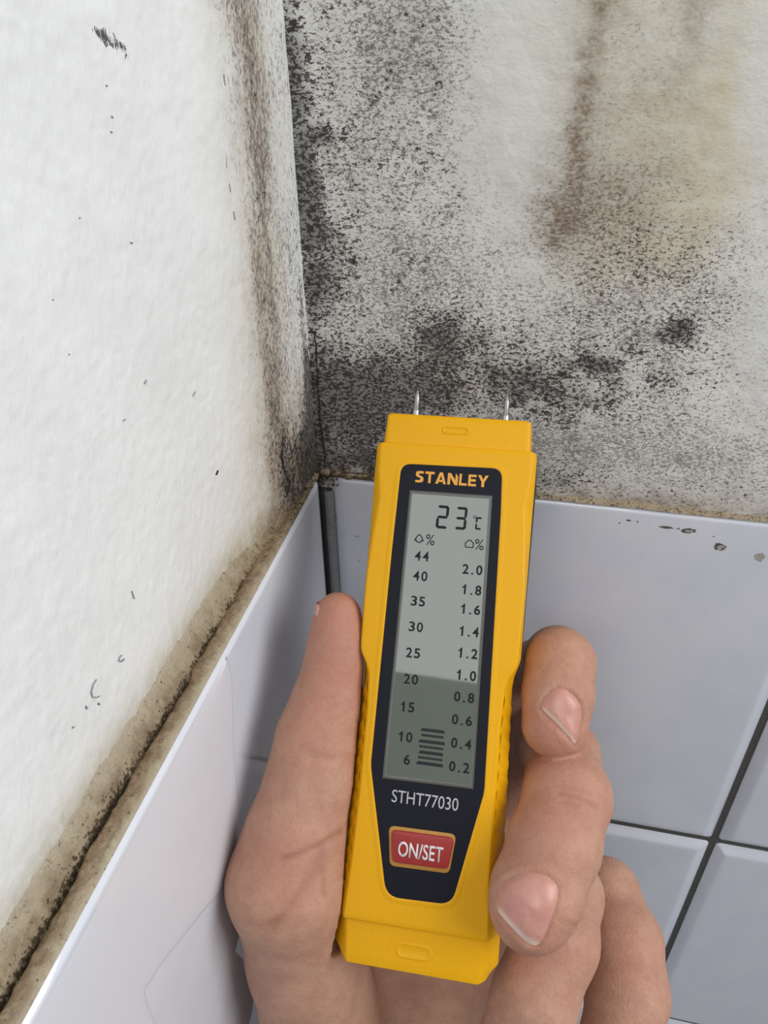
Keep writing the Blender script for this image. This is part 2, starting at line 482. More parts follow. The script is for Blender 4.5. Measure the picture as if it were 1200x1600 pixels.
TW, TH, J = 148.87, 151.13, 2.6
tm_first = tile_mesh('tile', TW - 2.4 - J / 2, TH - J / 2, topk=.4)
tm = tile_mesh('tile', TW - J, TH - J)
tm_top = tile_mesh('tile', TW - J, TH - J / 2, topk=.4)
tm_col = tile_mesh('tile', TW - 2.4 - J / 2, TH - J)
back_tiles = {}
for r in range(3):
    for c in range(3):
        me = (tm_first if c == 0 else tm_top) if r == 0 else (tm_col if c == 0 else tm)
        o = link('tile', me, None, wall_back)
        o.location = ((2.4 if c == 0 else c * TW + J / 2) * MMW, 0, (0 if r == 0 else -r * TH - J / 2) * MMW)
        back_tiles[r, c] = o
LW_ = 196.0                                        # the left wall's tiles are laid wider
tl_top = tile_mesh('tile', LW_ - 0.9, TH - J / 2, topk=.4); tl = tile_mesh('tile', LW_ - J, TH - J)
tilts = {(0, 0): 0.35, (0, 1): -0.2, (1, 0): 0.1, (1, 1): 0.2}
left_tiles = {}
for r in range(2):
    for c in range(2):
        me = tl_top if r == 0 else tl
        o = link('tile', me, None, wall_left)
        # local x runs along -y, face looks to +x
        o.matrix_world = Matrix(((0, -1, 0, 0), (-1, 0, 0, -(0.5 + c * LW_ + (0 if c == 0 else J / 2)) * MMW), (0, 0, 1, (0 if r == 0 else -r * TH - J / 2) * MMW), (0, 0, 0, 1)))
        left_tiles[r, c] = o


def box_mesh(name, a, b):
    x0, y0, z0 = a; x1, y1, z1 = b
    V = [(x0, y0, z0), (x1, y0, z0), (x1, y1, z0), (x0, y1, z0), (x0, y0, z1), (x1, y0, z1), (x1, y1, z1), (x0, y1, z1)]
    F = [(0, 3, 2, 1), (4, 5, 6, 7), (0, 1, 5, 4), (1, 2, 6, 5), (2, 3, 7, 6), (3, 0, 4, 7)]
    return mesh(name, np.array(V) * MMW, F)


link('grout', box_mesh('grout', (-8, 2.4, -470), (450, 9, -0.4)), MAT_GROUT, wall_back)
link('grout', box_mesh('grout', (-9, -392, -310), (-1.5, 1.4, -6.0)), MAT_GROUT, wall_left)
# grey strip of grout standing in the corner joint and the black gap beside it
tt = np.linspace(0, 1, 90)
zz = -6 - tt * 290
wob = 0.35 * (fbm(zz / 5, zz * 0, 3, 61) - .5)
P = np.stack([np.stack([0.15 + wob, 0 * zz + 0.7, zz], -1), np.stack([0.5 + wob, 0 * zz + 0.3, zz], -1), np.stack([1.6 + wob, 0 * zz + 0.1, zz], -1), np.stack([3.2 + wob * .5, 0 * zz + 0.85, zz], -1)], 1)
link('corner_grout', grid_mesh('corner_grout', P * MMW), MAT_GROUT_LIGHT, wall_back, smooth=True)


def flake(name, outline, h, mat, parent, plane='back'):
    """thin irregular chip mark: outline in mm on the tile face, standing h mm proud with a sloped rim"""
    o = np.array(outline); c = o.mean(0); n = len(o); V = []; F = []
    for (k, hh) in ((1.0, 0.01), (0.86, h), (0.5, h * .4)):
        for p in o: V.append(tuple(c + (p - c) * k) + (hh,))
    V.append((c[0], c[1], h * .3))
    for L in range(2):
        for i in range(n):
            j = (i + 1) % n; F.append((L * n + i, L * n + j, (L + 1) * n + j, (L + 1) * n + i))
    for i in range(n): F.append((2 * n + i, 2 * n + (i + 1) % n, 3 * n))
    W = [(a, -h_, b) if plane == 'back' else (h_, a, b) for a, b, h_ in V]
    return link(name, mesh(name, np.array(W) * MMW, F), mat, parent)


def blot(px, py, rx, ry, seed, rot=0.0, n=14):
    rs = np.random.RandomState(seed); out = []
    c = on_back(px, py, 0.0)
    for i in range(n):
        a = 2 * math.pi * i / n; k = 0.75 + 0.5 * rs.rand()
        x, z = rx * k * math.cos(a), ry * k * math.sin(a)
        out.append((c[0] + x * math.cos(rot) - z * math.sin(rot), c[1] + x * math.sin(rot) + z * math.cos(rot)))
    return out


chips = [(1075, 829, 2.1, 1.0, 1, .1, MAT_CHIP_DARK), (1041, 824, 2.2, .45, 2, .0, MAT_CHIP_DARK), (1124, 855, 1.8, 1.3, 3, 0, MAT_CHIP_DARK),
         (1126, 856, 1.2, .9, 4, 0, MAT_CHIP), (1077, 830, 1.2, .5, 14, 0, MAT_CHIP), (982, 813, .7, .35, 6, 0, MAT_CHIP_DARK), (968, 817, .35, .2, 7, 0, MAT_CHIP_DARK),
         (996, 815, .3, .2, 8, 0, MAT_CHIP_DARK), (1115, 838, .25, .2, 9, 0, MAT_CHIP_DARK), (1060, 826, .5, .2, 10, 0, MAT_CHIP_DARK), (1187, 871, 1.5, 1.5, 5, 0, MAT_CHIP),
         (525, 808, .35, .25, 11, 0, MAT_CHIP_DARK), (527, 758, .6, .3, 12, .8, MAT_CHIP_DARK), (558, 838, .9, .2, 13, .1, MAT_SCUFF), (561, 876, .6, .15, 15, 0, MAT_SCUFF),
         (526, 748, .8, .3, 16, 1.2, MAT_CHIP_DARK), (552, 742, .8, .5, 17, 0, MAT_CHIP)]
for i, (px, py, a, b, s, r, m) in enumerate(chips):
    flake('chip', blot(px, py, a, b, s, r), 0.06 + 0.012 * (i % 5), m, wall_back)


# white film added to imitate a bright reflection on the left tile, its edge running down beside the thumb
def on_left_tile(px, py): return on_left(px, py, x=0.0)
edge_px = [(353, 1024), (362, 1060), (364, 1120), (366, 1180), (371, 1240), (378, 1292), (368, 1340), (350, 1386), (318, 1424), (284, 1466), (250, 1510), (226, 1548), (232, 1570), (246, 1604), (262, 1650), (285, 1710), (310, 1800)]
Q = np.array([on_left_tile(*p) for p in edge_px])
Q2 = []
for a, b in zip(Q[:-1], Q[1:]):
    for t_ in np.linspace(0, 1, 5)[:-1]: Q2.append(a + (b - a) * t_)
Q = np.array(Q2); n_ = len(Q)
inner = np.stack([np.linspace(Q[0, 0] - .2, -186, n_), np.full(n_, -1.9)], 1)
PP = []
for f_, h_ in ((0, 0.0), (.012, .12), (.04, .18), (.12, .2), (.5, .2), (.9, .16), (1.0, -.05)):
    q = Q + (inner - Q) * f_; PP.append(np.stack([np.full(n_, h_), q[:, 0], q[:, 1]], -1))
me = grid_mesh('reflection_film', np.stack(PP, 0) * MMW)
bm = bmesh.new(); bm.from_mesh(me)
if sum(f.normal.x for f in bm.faces) < 0: bmesh.ops.reverse_faces(bm, faces=bm.faces[:])
bm.to_mesh(me); bm.free()
MAT_REFLECTION_FILM = plain('white_reflection_film', srgb(221, 221, 227), 0.22, vary=0.01, scale=60, spec=0.4)
link('reflection_film', me, MAT_REFLECTION_FILM, wall_left, smooth=True)['label'] = 'added white film imitating a bright reflection on the tile beside the thumb'


# scratches and scuffs on the left wall (thin raised strokes)
def stroke(name, pts, width, mat, parent, left=True):
    Q = [on_left(*p, x=-0.0078) for p in pts]; V = []; F = []
    for i, q in enumerate(Q):
        a = Q[max(i - 1, 0)]; b = Q[min(i + 1, len(Q) - 1)]; t = (b - a) / (np.linalg.norm(b - a) + 1e-9); nrm = np.array([-t[1], t[0]])
        wd = 0.7 * width * (0.35 + 0.65 * math.sin(math.pi * (i + .5) / len(Q)))
        xw = float(left_x(np.array(q[0])))
        for sgn, hh in ((-1, -.2), (0, .3), (1, -.2)):
            p = q + nrm * wd * sgn; V.append((xw + hh, p[0], p[1]))
    for i in range(len(Q) - 1):
        for j in range(2):
            F.append((i * 3 + j, i * 3 + j + 1, i * 3 + j + 4, i * 3 + j + 3))
    return link(name, mesh(name, np.array(V) * MMW, F), mat, parent)


for pts, wd in (([(193, 1024), (189, 1028), (188, 1033), (193, 1034), (197, 1029)], .22),
                ([(153, 1062), (148, 1070), (145, 1082), (147, 1090), (155, 1090), (158, 1088)], .16),
                ([(137, 1104), (139, 1108)], .45), ([(116, 1138), (119, 1136)], .3), ([(157, 1099), (158, 1102)], .3),
                ([(132, 1271), (135, 1267)], .4), ([(126, 1296), (129, 1291)], .3), ([(229, 600), (231, 594)], .3), ([(207, 379), (210, 380)], .3),
                ([(110, 553), (111, 555)], .4), ([(169, 133), (170, 135)], .4), ([(177, 182), (179, 184)], .4), ([(176, 206), (178, 207)], .4), ([(127, 340), (128, 341)], .4),
                ([(325, 116), (327, 134)], .2), ([(332, 240), (334, 262)], .25), ([(338, 286), (340, 300)], .25), ([(345, 330), (347, 343)], .3),
                ([(85, 468), (86, 469)], .35), ([(303, 619), (306, 612)], .25), ([(208, 924), (212, 936)], .2), ([(90, 1352), (93, 1348)], .3), ([(195, 658), (199, 655)], .2)):
    stroke('scuff_mark', pts, wd, MAT_SCUFF, wall_left)

# hairline cracks near the corner
for pts, wd in (([(418, 690), (416, 712), (422, 738), (428, 752), (424, 775)], .14), ([(340, 735), (338, 742)], .2)):
    stroke('crack', pts, wd, MAT_CRACK, wall_left)
cz = np.linspace(2, 46, 60)
cx = 1.0 + 0.9 * (fbm(cz / 9, cz * 0, 4, 71) - .5) * 2 - 0.4
cw = 0.22 + 0.35 * fbm(cz / 4, cz * 0, 3, 73)
P = np.stack([np.stack([cx - cw, 0 * cz + 1.6, cz], -1), np.stack([cx, 0 * cz + 0.75, cz], -1), np.stack([cx + cw, 0 * cz + 1.6, cz], -1)], 1)
link('crack', grid_mesh('crack', P * MMW), MAT_CRACK, wall_back, smooth=True)

# unseen wall added behind the camera, its top edge splits the display glass reflection
rear = link('wall_rear', box_mesh('wall_rear', (-500, -1440, -700), (1500, -1390, 770)), MAT_ROOM); rear['kind'] = 'structure'
rear['label'] = 'unseen grey wall added behind the camera for the darker half of the display reflection'

# ------------------------------------------------------------------ the moisture meter
MAT_YELLOW = plain('yellow_abs_plastic', srgb(228, 167, 2), 0.5, spec=0.3, vary=0.03, scale=1500, bump=0.00003)
MAT_BLACK = plain('black_plastic', srgb(30, 31, 36), 0.5, vary=0.05, scale=800)
MAT_BEZEL = plain('black_gloss_panel', srgb(27, 28, 36), 0.5, spec=0.14, vary=0.04, scale=300)
MAT_STEEL = plain('steel_pin', srgb(205, 205, 205), 0.28, metal=1.0, vary=0.05, scale=1500)
MAT_RED = plain('red_rubber', srgb(156, 42, 40), 0.5, vary=0.05, scale=900)
MAT_TAN = plain('tan_button_rim', srgb(176, 126, 52), 0.5, vary=0.06, scale=900)
MAT_GOLD = plain('gold_print', srgb(226, 158, 56), 0.5, vary=0.04)
MAT_WHITE_INK = plain('white_print', srgb(226, 222, 220), 0.5, vary=0.03)
MAT_GREY_INK = plain('grey_print', srgb(178, 178, 182), 0.5, vary=0.03)
MAT_LCD_INK = plain('lcd_segment', srgb(20, 26, 26), 0.5, spec=0.2, vary=0.04)
MAT_LCD_FAINT = plain('lcd_segment_faint', srgb(84, 92, 88), 0.3, vary=0.04)
MAT_LCD_BAR = plain('lcd_bar', srgb(16, 26, 32), 0.4, spec=0.35, vary=0.04)
MAT_EDGE = plain('display_edge', srgb(92, 91, 84), 0.3, vary=0.06)


def lcd_material():
    k = NT('lcd_glass'); v = k.coord(); n = k.noise(v, 60, 2)
    k.base(k.mix(n, srgb(97, 104, 95), srgb(102, 108, 99)))
    k.rough(0.03); k.b.inputs['IOR'].default_value = 1.54
    return k.m


MAT_LCD = lcd_material()

mt = bpy.data.objects.new('moisture_meter', None); COL.objects.link(mt)
RW = RM.T @ DR; LW = RM.T @ DT + CP
mt.matrix_world = Matrix([[*RW[i], LW[i]] for i in range(3)] + [[0, 0, 0, 1]])
mt['label'] = 'yellow handheld moisture meter with black panel, two steel pins held up to the wall'
mt['category'] = 'moisture meter'


def gv(v):                                         # length scale of the drawn outline along the meter
    return np.interp(v, [-90, -78, -60, -40, -20, 0, 20, 40, 53, 61, 70], [-85.57, -74.54, -57.77, -38.84, -19.59, 0, 19.93, 40.21, 53.58, 61.89, 71.3]) + 0.0


def su(v): return np.interp(v, [-90, -40, 0, 40, 70], [.9626, .983, 1.0, 1.0176, 1.0312])


def loft(name, stations, mat, parent, angle=32, cap=True):
    """stations: list of (v, [(u, w) ...]) closed outlines with equal point counts"""
    n = len(stations[0][1]); V = []; F = []
    for v, pts in stations:
        for u, w_ in pts: V.append((u * su(v), gv(v), w_))
    for k in range(len(stations) - 1):
        for i in range(n):
            j = (i + 1) % n; F.append((k * n + i, k * n + j, (k + 1) * n + j, (k + 1) * n + i))
    if cap:
        F.append(tuple(range(n))[::-1]); F.append(tuple(range((len(stations) - 1) * n, len(stations) * n)))
    me = mesh(name, np.array(V) * .001, F)
    bm = bmesh.new(); bm.from_mesh(me); bmesh.ops.recalc_face_normals(bm, faces=bm.faces[:]); bm.to_mesh(me); bm.free()
    return link(name, me, mat, parent, smooth=True, angle=angle)


def section(F_, W_, zf, zc, zb, r=0.7):
    """front half width, outer half width, front depth, depth where the sloped side ends, back depth"""
    right = [(F_ - r, zf), (F_ - 0.25 * r, zf - 0.12 * r), (F_ + 0.25 * r, zf - 0.5 * r), (W_ - 0.15, zc + 0.5), (W_, zc), (W_, zb)]
    return [(-u, z) for u, z in right[::-1]] + right


def body_section(v, shrink=0.0, drop=0.0):
    vv = [-78, -76, -60, -40, -20, -10, -7, -4, -2, 10, 18, 28, 38, 45, 53.0]
    FF = [19.5, 19.5, 18.5, 17.9, 17.7, 18.0, 18.9, 20.6, 20.9, 21.0, 20.9, 20.3, 19.3, 20.2, 20.4]
    WW = [22.7, 22.6, 22.1, 21.4, 20.7, 20.4, 20.6, 21.4, 21.9, 21.8, 21.8, 21.7, 21.6, 21.6, 21.5]
    ZC = [-7, -7, -7, -7, -7, -6.5, -5.5, -4.2, -3.8, -3.6, -3.6, -3.6, -3.4, -2.6, -2.4]
    F_, W_, zc = np.interp(v, vv, FF), np.interp(v, vv, WW), np.interp(v, vv, ZC)
    return section(F_ - shrink, W_ - shrink, -drop, zc, -13.0)


st = [(53.3, body_section(53, 0.9, 0.9)), (53.1, body_section(53, .35, .3)), (52.5, body_section(52.5, .1, 0.05))]
st += [(v, body_section(v)) for v in list(np.arange(51.5, -75.6, -1.0))]
st += [(-76.2, body_section(-76.2, 0, 0.05)), (-76.8, body_section(-76.8, .05, .3)), (-77.2, body_section(-77, .1, .8)), (-77.3, body_section(-77, .15, 2.0))]
body = loft('body', st, MAT_YELLOW, mt, 28)
# caps at both ends, set back behind the front face
def cap_section(F_, W_, zf, r=0.8): return section(F_, W_, zf, zf - 3.5, -13.5, r)
cs = [(61.6, cap_section(17.4, 17.8, -2.8)), (61.4, cap_section(18.3, 18.8, -1.7)), (60.9, cap_section(18.8, 19.4, -1.15)), (60.0, cap_section(18.9, 19.6, -1.0)),
      (54.5, cap_section(19.1, 20.0, -0.95)), (51, cap_section(19.1, 20.0, -0.95))]
top_cap = loft('end_cap', cs, MAT_YELLOW, mt, 40)
def bcap(F_, W_, zf, zc=-8.5): return section(F_, W_, zf, zc, -14.5, 0.8)
cs = [(-75.5, bcap(19.3, 22.9, -1.6)), (-84, bcap(18.7, 23.1, -1.7)), (-86.5, bcap(18.6, 23.1, -1.75)), (-88.7, bcap(18.4, 21.6, -1.8)), (-89.6, bcap(18.1, 20.0, -2.0, -5)), (-90.1, bcap(17.7, 19.0, -2.7, -5)), (-90.3, bcap(17, 18, -4.0, -6))]
bottom_cap = loft('end_cap', cs, MAT_YELLOW, mt, 30)
# black back shell
def shell(W_, zb): return [(-W_ + 1.6, zb), (-W_ + .4, zb + 1.0), (-W_, zb + 2.4), (-W_, -12.4), (W_, -12.4), (W_, zb + 2.4), (W_ - .4, zb + 1.0), (W_ - 1.6, zb)]
loft('back_shell', [(53.0, shell(20.5, -19)), (52.0, shell(22.0, -21)), (45, shell(22.35, -21.4)), (-2, shell(22.35, -21.4)), (-8, shell(20.4, -21.4)), (-70, shell(22, -21.4)), (-87, shell(21.8, -21)), (-89.5, shell(18.5, -19))], MAT_BLACK, mt, 40)


def plate(name, poly, w0, w1, bev, mat, parent, angle=40):
    """flat plate from an outline in mm on the front plane, edge rounded by bev"""
    P = np.array(poly); c = P.mean(0); n = len(P); V = []; F = []
    t = np.roll(P, -1, 0) - np.roll(P, 1, 0); nr = np.stack([t[:, 1], -t[:, 0]], 1); nr /= np.linalg.norm(nr, axis=1)[:, None] + 1e-9
    if ((P - c) * nr).sum() < 0: nr = -nr
    for ins, z in ((0, w0), (0, w1 - bev), (0.3 * bev, w1 - 0.3 * bev), (bev, w1)):
        for p, q in zip(P, nr): V.append((*(p - q * ins), z))
    for k in range(3):
        for i in range(n):
            j = (i + 1) % n; F.append((k * n + i, k * n + j, (k + 1) * n + j, (k + 1) * n + i))
    F.append(tuple(range(3 * n, 4 * n)))
    me = mesh(name, np.array(V) * .001, F)
    bm = bmesh.new(); bm.from_mesh(me); bmesh.ops.recalc_face_normals(bm, faces=bm.faces[:])
    if sum(f.normal.z * f.calc_area() for f in bm.faces) < 0: bmesh.ops.reverse_faces(bm, faces=bm.faces[:])
    bm.to_mesh(me); bm.free()
    return link(name, me, mat, parent, smooth=True, angle=angle)


def round_poly(corners, radii, seg=7):
    out = []; n = len(corners)
    for i in range(n):
        p = np.array(corners[i], float); a = np.array(corners[i - 1], float); b = np.array(corners[(i + 1) % n], float)
        da = (a - p) / np.linalg.norm(a - p); db = (b - p) / np.linalg.norm(b - p); r = radii[i]
        ang = math.acos(np.clip(da @ db, -1, 1)); d = min(r / math.tan(ang / 2), 0.45 * min(np.linalg.norm(a - p), np.linalg.norm(b - p)))
        p0, p1 = p + da * d, p + db * d
        for k in range(seg):
            t_ = k / (seg - 1); out.append((1 - t_) ** 2 * p0 + 2 * t_ * (1 - t_) * p + t_ ** 2 * p1)
    return out


# black front panel
bz = [dl(627, 724), dl(785, 732), dl(783, 800), dl(757, 1238), dl(706, 1414), dl(603, 1401), dl(579, 1195), dl(612, 860)]
bezel = plate('front_panel', round_poly(bz, [3.0, 3.0, 20, 14, 4.5, 4.5, 14, 20]), -0.3, 0.16, 0.12, MAT_BEZEL, mt, 12)
# soft yellow rim round the panel
R0 = np.array(round_poly(bz, [3.0, 3.0, 20, 14, 4.5, 4.5, 14, 20])); c0 = R0.mean(0)
t = np.roll(R0, -1, 0) - np.roll(R0, 1, 0); nr = np.stack([t[:, 1], -t[:, 0]], 1); nr /= np.linalg.norm(nr, axis=1)[:, None] + 1e-9
if ((R0 - c0) * nr).sum() < 0: nr = -nr
rings = [np.c_[R0 - nr * .15, np.full(len(R0), .10)], np.c_[R0 + nr * .1, np.full(len(R0), .20)], np.c_[R0 + nr * .45, np.full(len(R0), .22)], np.c_[R0 + nr * 1.1, np.full(len(R0), .10)], np.c_[R0 + nr * 1.7, np.full(len(R0), -.05)]]
PP = np.stack(rings + [], 0); PP = np.concatenate([PP, PP[:, :1]], 1)
rim = link('panel_rim', grid_mesh('panel_rim', PP * .001), MAT_YELLOW, mt, smooth=True)
bm = bmesh.new(); bm.from_mesh(rim.data); bmesh.ops.recalc_face_normals(bm, faces=bm.faces[:]); bm.to_mesh(rim.data); bm.free()

# display
lc = [dl(643.5, 770), dl(765.5, 778.5), dl(736, 1228), dl(601.5, 1212)]
disp = plate('display', round_poly(lc, [.5] * 4, 4), 0.05, 0.22, 0.03, MAT_LCD, mt, 5)
L4 = np.array(lc); cc = L4.mean(0)
PP = []
for k, z in ((0.985, .16), (1.0, .34), (1.02, .34), (1.035, .16)):
    q = cc + (L4 - cc) * np.array([1 + (k - 1) * 1.6, 1 + (k - 1) * 0.5]); PP.append(np.c_[q, np.full(4, z)])
PP = np.stack(PP, 0); PP = np.concatenate([PP, PP[:, :1]], 1)
link('display_frame', grid_mesh('display_frame', PP * .001), MAT_EDGE, disp)


# lettering -----------------------------------------------------------
def text_mesh(name, s, cu, cv, wd, ht, z, mat, parent, weight=0.0, depth=0.03, shear=0.0):
    cu_ = bpy.data.curves.new(name, 'FONT'); cu_.body = s; cu_.size = 1.0; cu_.offset = weight; cu_.resolution_u = 4; cu_.shear = shear
    tmp = bpy.data.objects.new(name + '_src', cu_); COL.objects.link(tmp)
    dg = bpy.context.evaluated_depsgraph_get(); me = bpy.data.meshes.new_from_object(tmp.evaluated_get(dg))
    COL.objects.unlink(tmp); bpy.data.objects.remove(tmp); bpy.data.curves.remove(cu_)
    co = np.array([v.co[:] for v in me.vertices]); lo, hi = co.min(0), co.max(0)
    co[:, 0] = (co[:, 0] - (lo[0] + hi[0]) / 2) * wd / (hi[0] - lo[0]) + cu
    co[:, 1] = (co[:, 1] - (lo[1] + hi[1]) / 2) * ht / (hi[1] - lo[1]) + cv
    co[:, 2] = z
    me.vertices.foreach_set('co', (co * .001).astype(np.float32).reshape(-1)); me.update()
    bm = bmesh.new(); bm.from_mesh(me)
    if sum(f.normal.z for f in bm.faces) < 0: bmesh.ops.reverse_faces(bm, faces=bm.faces[:])
    r = bmesh.ops.extrude_face_region(bm, geom=bm.faces[:])
    for v in [g for g in r['geom'] if isinstance(g, bmesh.types.BMVert)]: v.co.z += depth * .001
    bm.to_mesh(me); bm.free(); me.name = name; me.materials.clear()
    return link(name, me, mat, parent)


def polys(name, plist, z, mat, parent, depth=0.03):
    V = []; F = []
    for p in plist:
        n = len(p); k = len(V); a = np.array(p, float)
        area = np.sum(a[:, 0] * np.roll(a[:, 1], -1) - np.roll(a[:, 0], -1) * a[:, 1])
        if area < 0: a = a[::-1]
        for q in a: V.append((q[0], q[1], z))
        for q in a: V.append((q[0], q[1], z + depth))
        F.append(tuple(range(k + n, k + 2 * n))); F.append(tuple(range(k, k + n))[::-1])
        for i in range(n):
            j = (i + 1) % n; F.append((k + i, k + j, k + n + j, k + n + i))
    return link(name, mesh(name, np.array(V) * .001, F), mat, parent)


PXMM = 5.86                                        # pixels per millimetre on the front face


def txt(name, s, px, py, wpx, hpx, z, mat, parent, weight=0.0):
    u, v = dl(px, py)
    return text_mesh(name, s, u, v, wpx / PXMM, hpx / PXMM, z, mat, parent, weight)


# maker's lettering: drawn letter by letter (bold capitals, the N with its notch)
def letters(name, cu, cv, wd, ht, z, mat, parent):
    G = {'S': [[(.95, .78), (.95, .98), (.5, 1.0), (.12, .95), (0, .74), (.1, .52), (.6, .38), (.62, .28), (.5, .2), (.02, .2), (.02, .0), (.55, -.01), (.9, .06), (1, .28), (.9, .5), (.42, .64), (.38, .72), (.5, .79)]],
         'T': [[(0, 1), (1, 1), (1, .79), (.63, .79), (.63, 0), (.37, 0), (.37, .79), (0, .79)]],
         'A': [[(0, 0), (.36, 1), (.64, 1), (1, 0), (.74, 0), (.5, .74), (.26, 0)], [(.26, .17), (.74, .17), (.67, .35), (.33, .35)]],
         'N': [[(0, 0), (0, 1), (.3, 1), (1, .1), (1, 0), (.72, 0), (.26, .62), (.26, 0)], [(.76, .42), (1, .14), (1, .74), (.76, 1.0)]],
         'L': [[(0, 1), (.3, 1), (.3, .21), (1, .21), (1, 0), (0, 0)]],
         'E': [[(0, 0), (0, 1), (1, 1), (1, .8), (.3, .8), (.3, .61), (.92, .61), (.92, .41), (.3, .41), (.3, .2), (1, .2), (1, 0)]],
         'Y': [[(0, 1), (.3, 1), (.5, .62), (.7, 1), (1, 1), (.63, .42), (.63, 0), (.37, 0), (.37, .42)]]}
    word = 'STANLEY'; wds = {'S': .78, 'T': .86, 'A': 1.0, 'N': .95, 'L': .72, 'E': .74, 'Y': .98}
    gap = .12; tot = sum(wds[c] for c in word) + gap * 6; x = 0; out = []
    for c in word:
        for p in G[c]: out.append([(cu + ((x + a * wds[c]) / tot - .5) * wd, cv + (b - .5) * ht) for a, b in p])
        x += wds[c] + gap
    return polys(name, out, z, mat, parent)


u, v = dl(705.8, 748.5)
letters('brand_lettering', u, v, 116 / PXMM, 18.5 / PXMM, 0.165, MAT_GOLD, bezel)
txt('model_lettering', 'STHT77030', 664, 1250, 103, 19, 0.165, MAT_GREY_INK, bezel, 0.0)

# seven-segment figures
def seg7(name, on, px, py, wpx, hpx, z, mat, parent, lean=0.12, th=0.21):
    cu, cv = dl(px, py); W_, H_ = wpx / PXMM, hpx / PXMM; t = th * W_ * 1.1; g = 0.05 * H_ * .6
    hw, hh = W_ / 2, H_ / 2; P = []
    hor = lambda y: [(-hw + g, y), (-hw + g + t / 2, y + t / 2), (hw - g - t / 2, y + t / 2), (hw - g, y), (hw - g - t / 2, y - t / 2), (-hw + g + t / 2, y - t / 2)]
    ver = lambda x, y0, y1: [(x, y0 + g), (x + t / 2, y0 + g + t / 2), (x + t / 2, y1 - g - t / 2), (x, y1 - g), (x - t / 2, y1 - g - t / 2), (x - t / 2, y0 + g + t / 2)]
    S_ = {'a': hor(hh - t / 2), 'g': hor(0), 'd': hor(-hh + t / 2), 'f': ver(-hw + t / 2, 0, hh), 'b': ver(hw - t / 2, 0, hh), 'e': ver(-hw + t / 2, -hh, 0), 'c': ver(hw - t / 2, -hh, 0)}
    for s in on: P.append([(cu + x + y * lean, cv + y) for x, y in S_[s]])
    return polys(name, P, z, mat, parent)


ZD = 0.225
seg7('temperature_digit', 'abged', 691.5, 808, 19, 37, ZD, MAT_LCD_INK, disp, 0.02)
seg7('temperature_digit', 'abgcd', 720.5, 810, 18, 36, ZD, MAT_LCD_INK, disp, 0.02)
seg7('celsius_sign', 'afed', 748, 818, 10, 20, ZD, MAT_LCD_INK, disp, 0.02, 0.26)
def ring(cu, cv, r, th, n=12):
    out = []
    for i in range(n):
        a, b = 2 * math.pi * i / n, 2 * math.pi * (i + 1) / n
        out.append([(cu + r * math.cos(a), cv + r * math.sin(a)), (cu + r * math.cos(b), cv + r * math.sin(b)), (cu + (r - th) * math.cos(b), cv + (r - th) * math.sin(b)), (cu + (r - th) * math.cos(a), cv + (r - th) * math.sin(a))])
    return out
u, v = dl(742, 808); polys('degree_ring', ring(u, v, .45, .18), ZD, MAT_LCD_INK, disp)


def outline(pts, th):                               # stroke along a closed loop
    out = []; n = len(pts)
    for i in range(n):
        a = np.array(pts[i], float); b = np.array(pts[(i + 1) % n], float); t_ = (b - a) / np.linalg.norm(b - a); q = np.array([-t_[1], t_[0]]) * th / 2
        out.append([a + q, b + q, b - q, a - q])
    return out


u, v = dl(655, 842)
tree = [(-.5, -.95), (.5, -.95), (.5, -.5), (1.25, -.5), (.75, 0), (1.05, 0), (.55, .5), (.75, .5), (0, 1.25), (-.75, .5), (-.55, .5), (-1.05, 0), (-.75, 0), (-1.25, -.5), (-.5, -.5)]
polys('tree_symbol', outline([(u + a, v + b) for a, b in tree], .27), ZD, MAT_LCD_INK, disp)
u, v = dl(733.5, 850)
house = [(-1.0, -.9), (1.0, -.9), (1.0, .35), (.55, .6), (.35, 1.0), (-.35, 1.0), (-.55, .6), (-1.0, .35)]
polys('house_symbol', outline([(u + a * 1.05, v + b) for a, b in house], .27), ZD, MAT_LCD_INK, disp)
txt('percent_sign', '%', 672.5, 843.5, 14, 17, ZD, MAT_LCD_INK, disp)
txt('percent_sign', '%', 749, 851, 14, 17, ZD, MAT_LCD_INK, disp)
_gl = {}


def glyph(c, weight):
    if (c, weight) not in _gl:
        cu_ = bpy.data.curves.new('glyph', 'FONT'); cu_.body = c; cu_.size = 1.0; cu_.offset = weight; cu_.resolution_u = 5
        tmp = bpy.data.objects.new('glyph', cu_); COL.objects.link(tmp)
        me = bpy.data.meshes.new_from_object(tmp.evaluated_get(bpy.context.evaluated_depsgraph_get()))
        bpy.data.objects.remove(tmp); bpy.data.curves.remove(cu_)
        co = np.array([v.co[:2] for v in me.vertices]); lo, hi = co.min(0), co.max(0)
        _gl[c, weight] = ((co - lo) / (hi - lo), [tuple(p.vertices) for p in me.polygons]); bpy.data.meshes.remove(me)
    return _gl[c, weight]


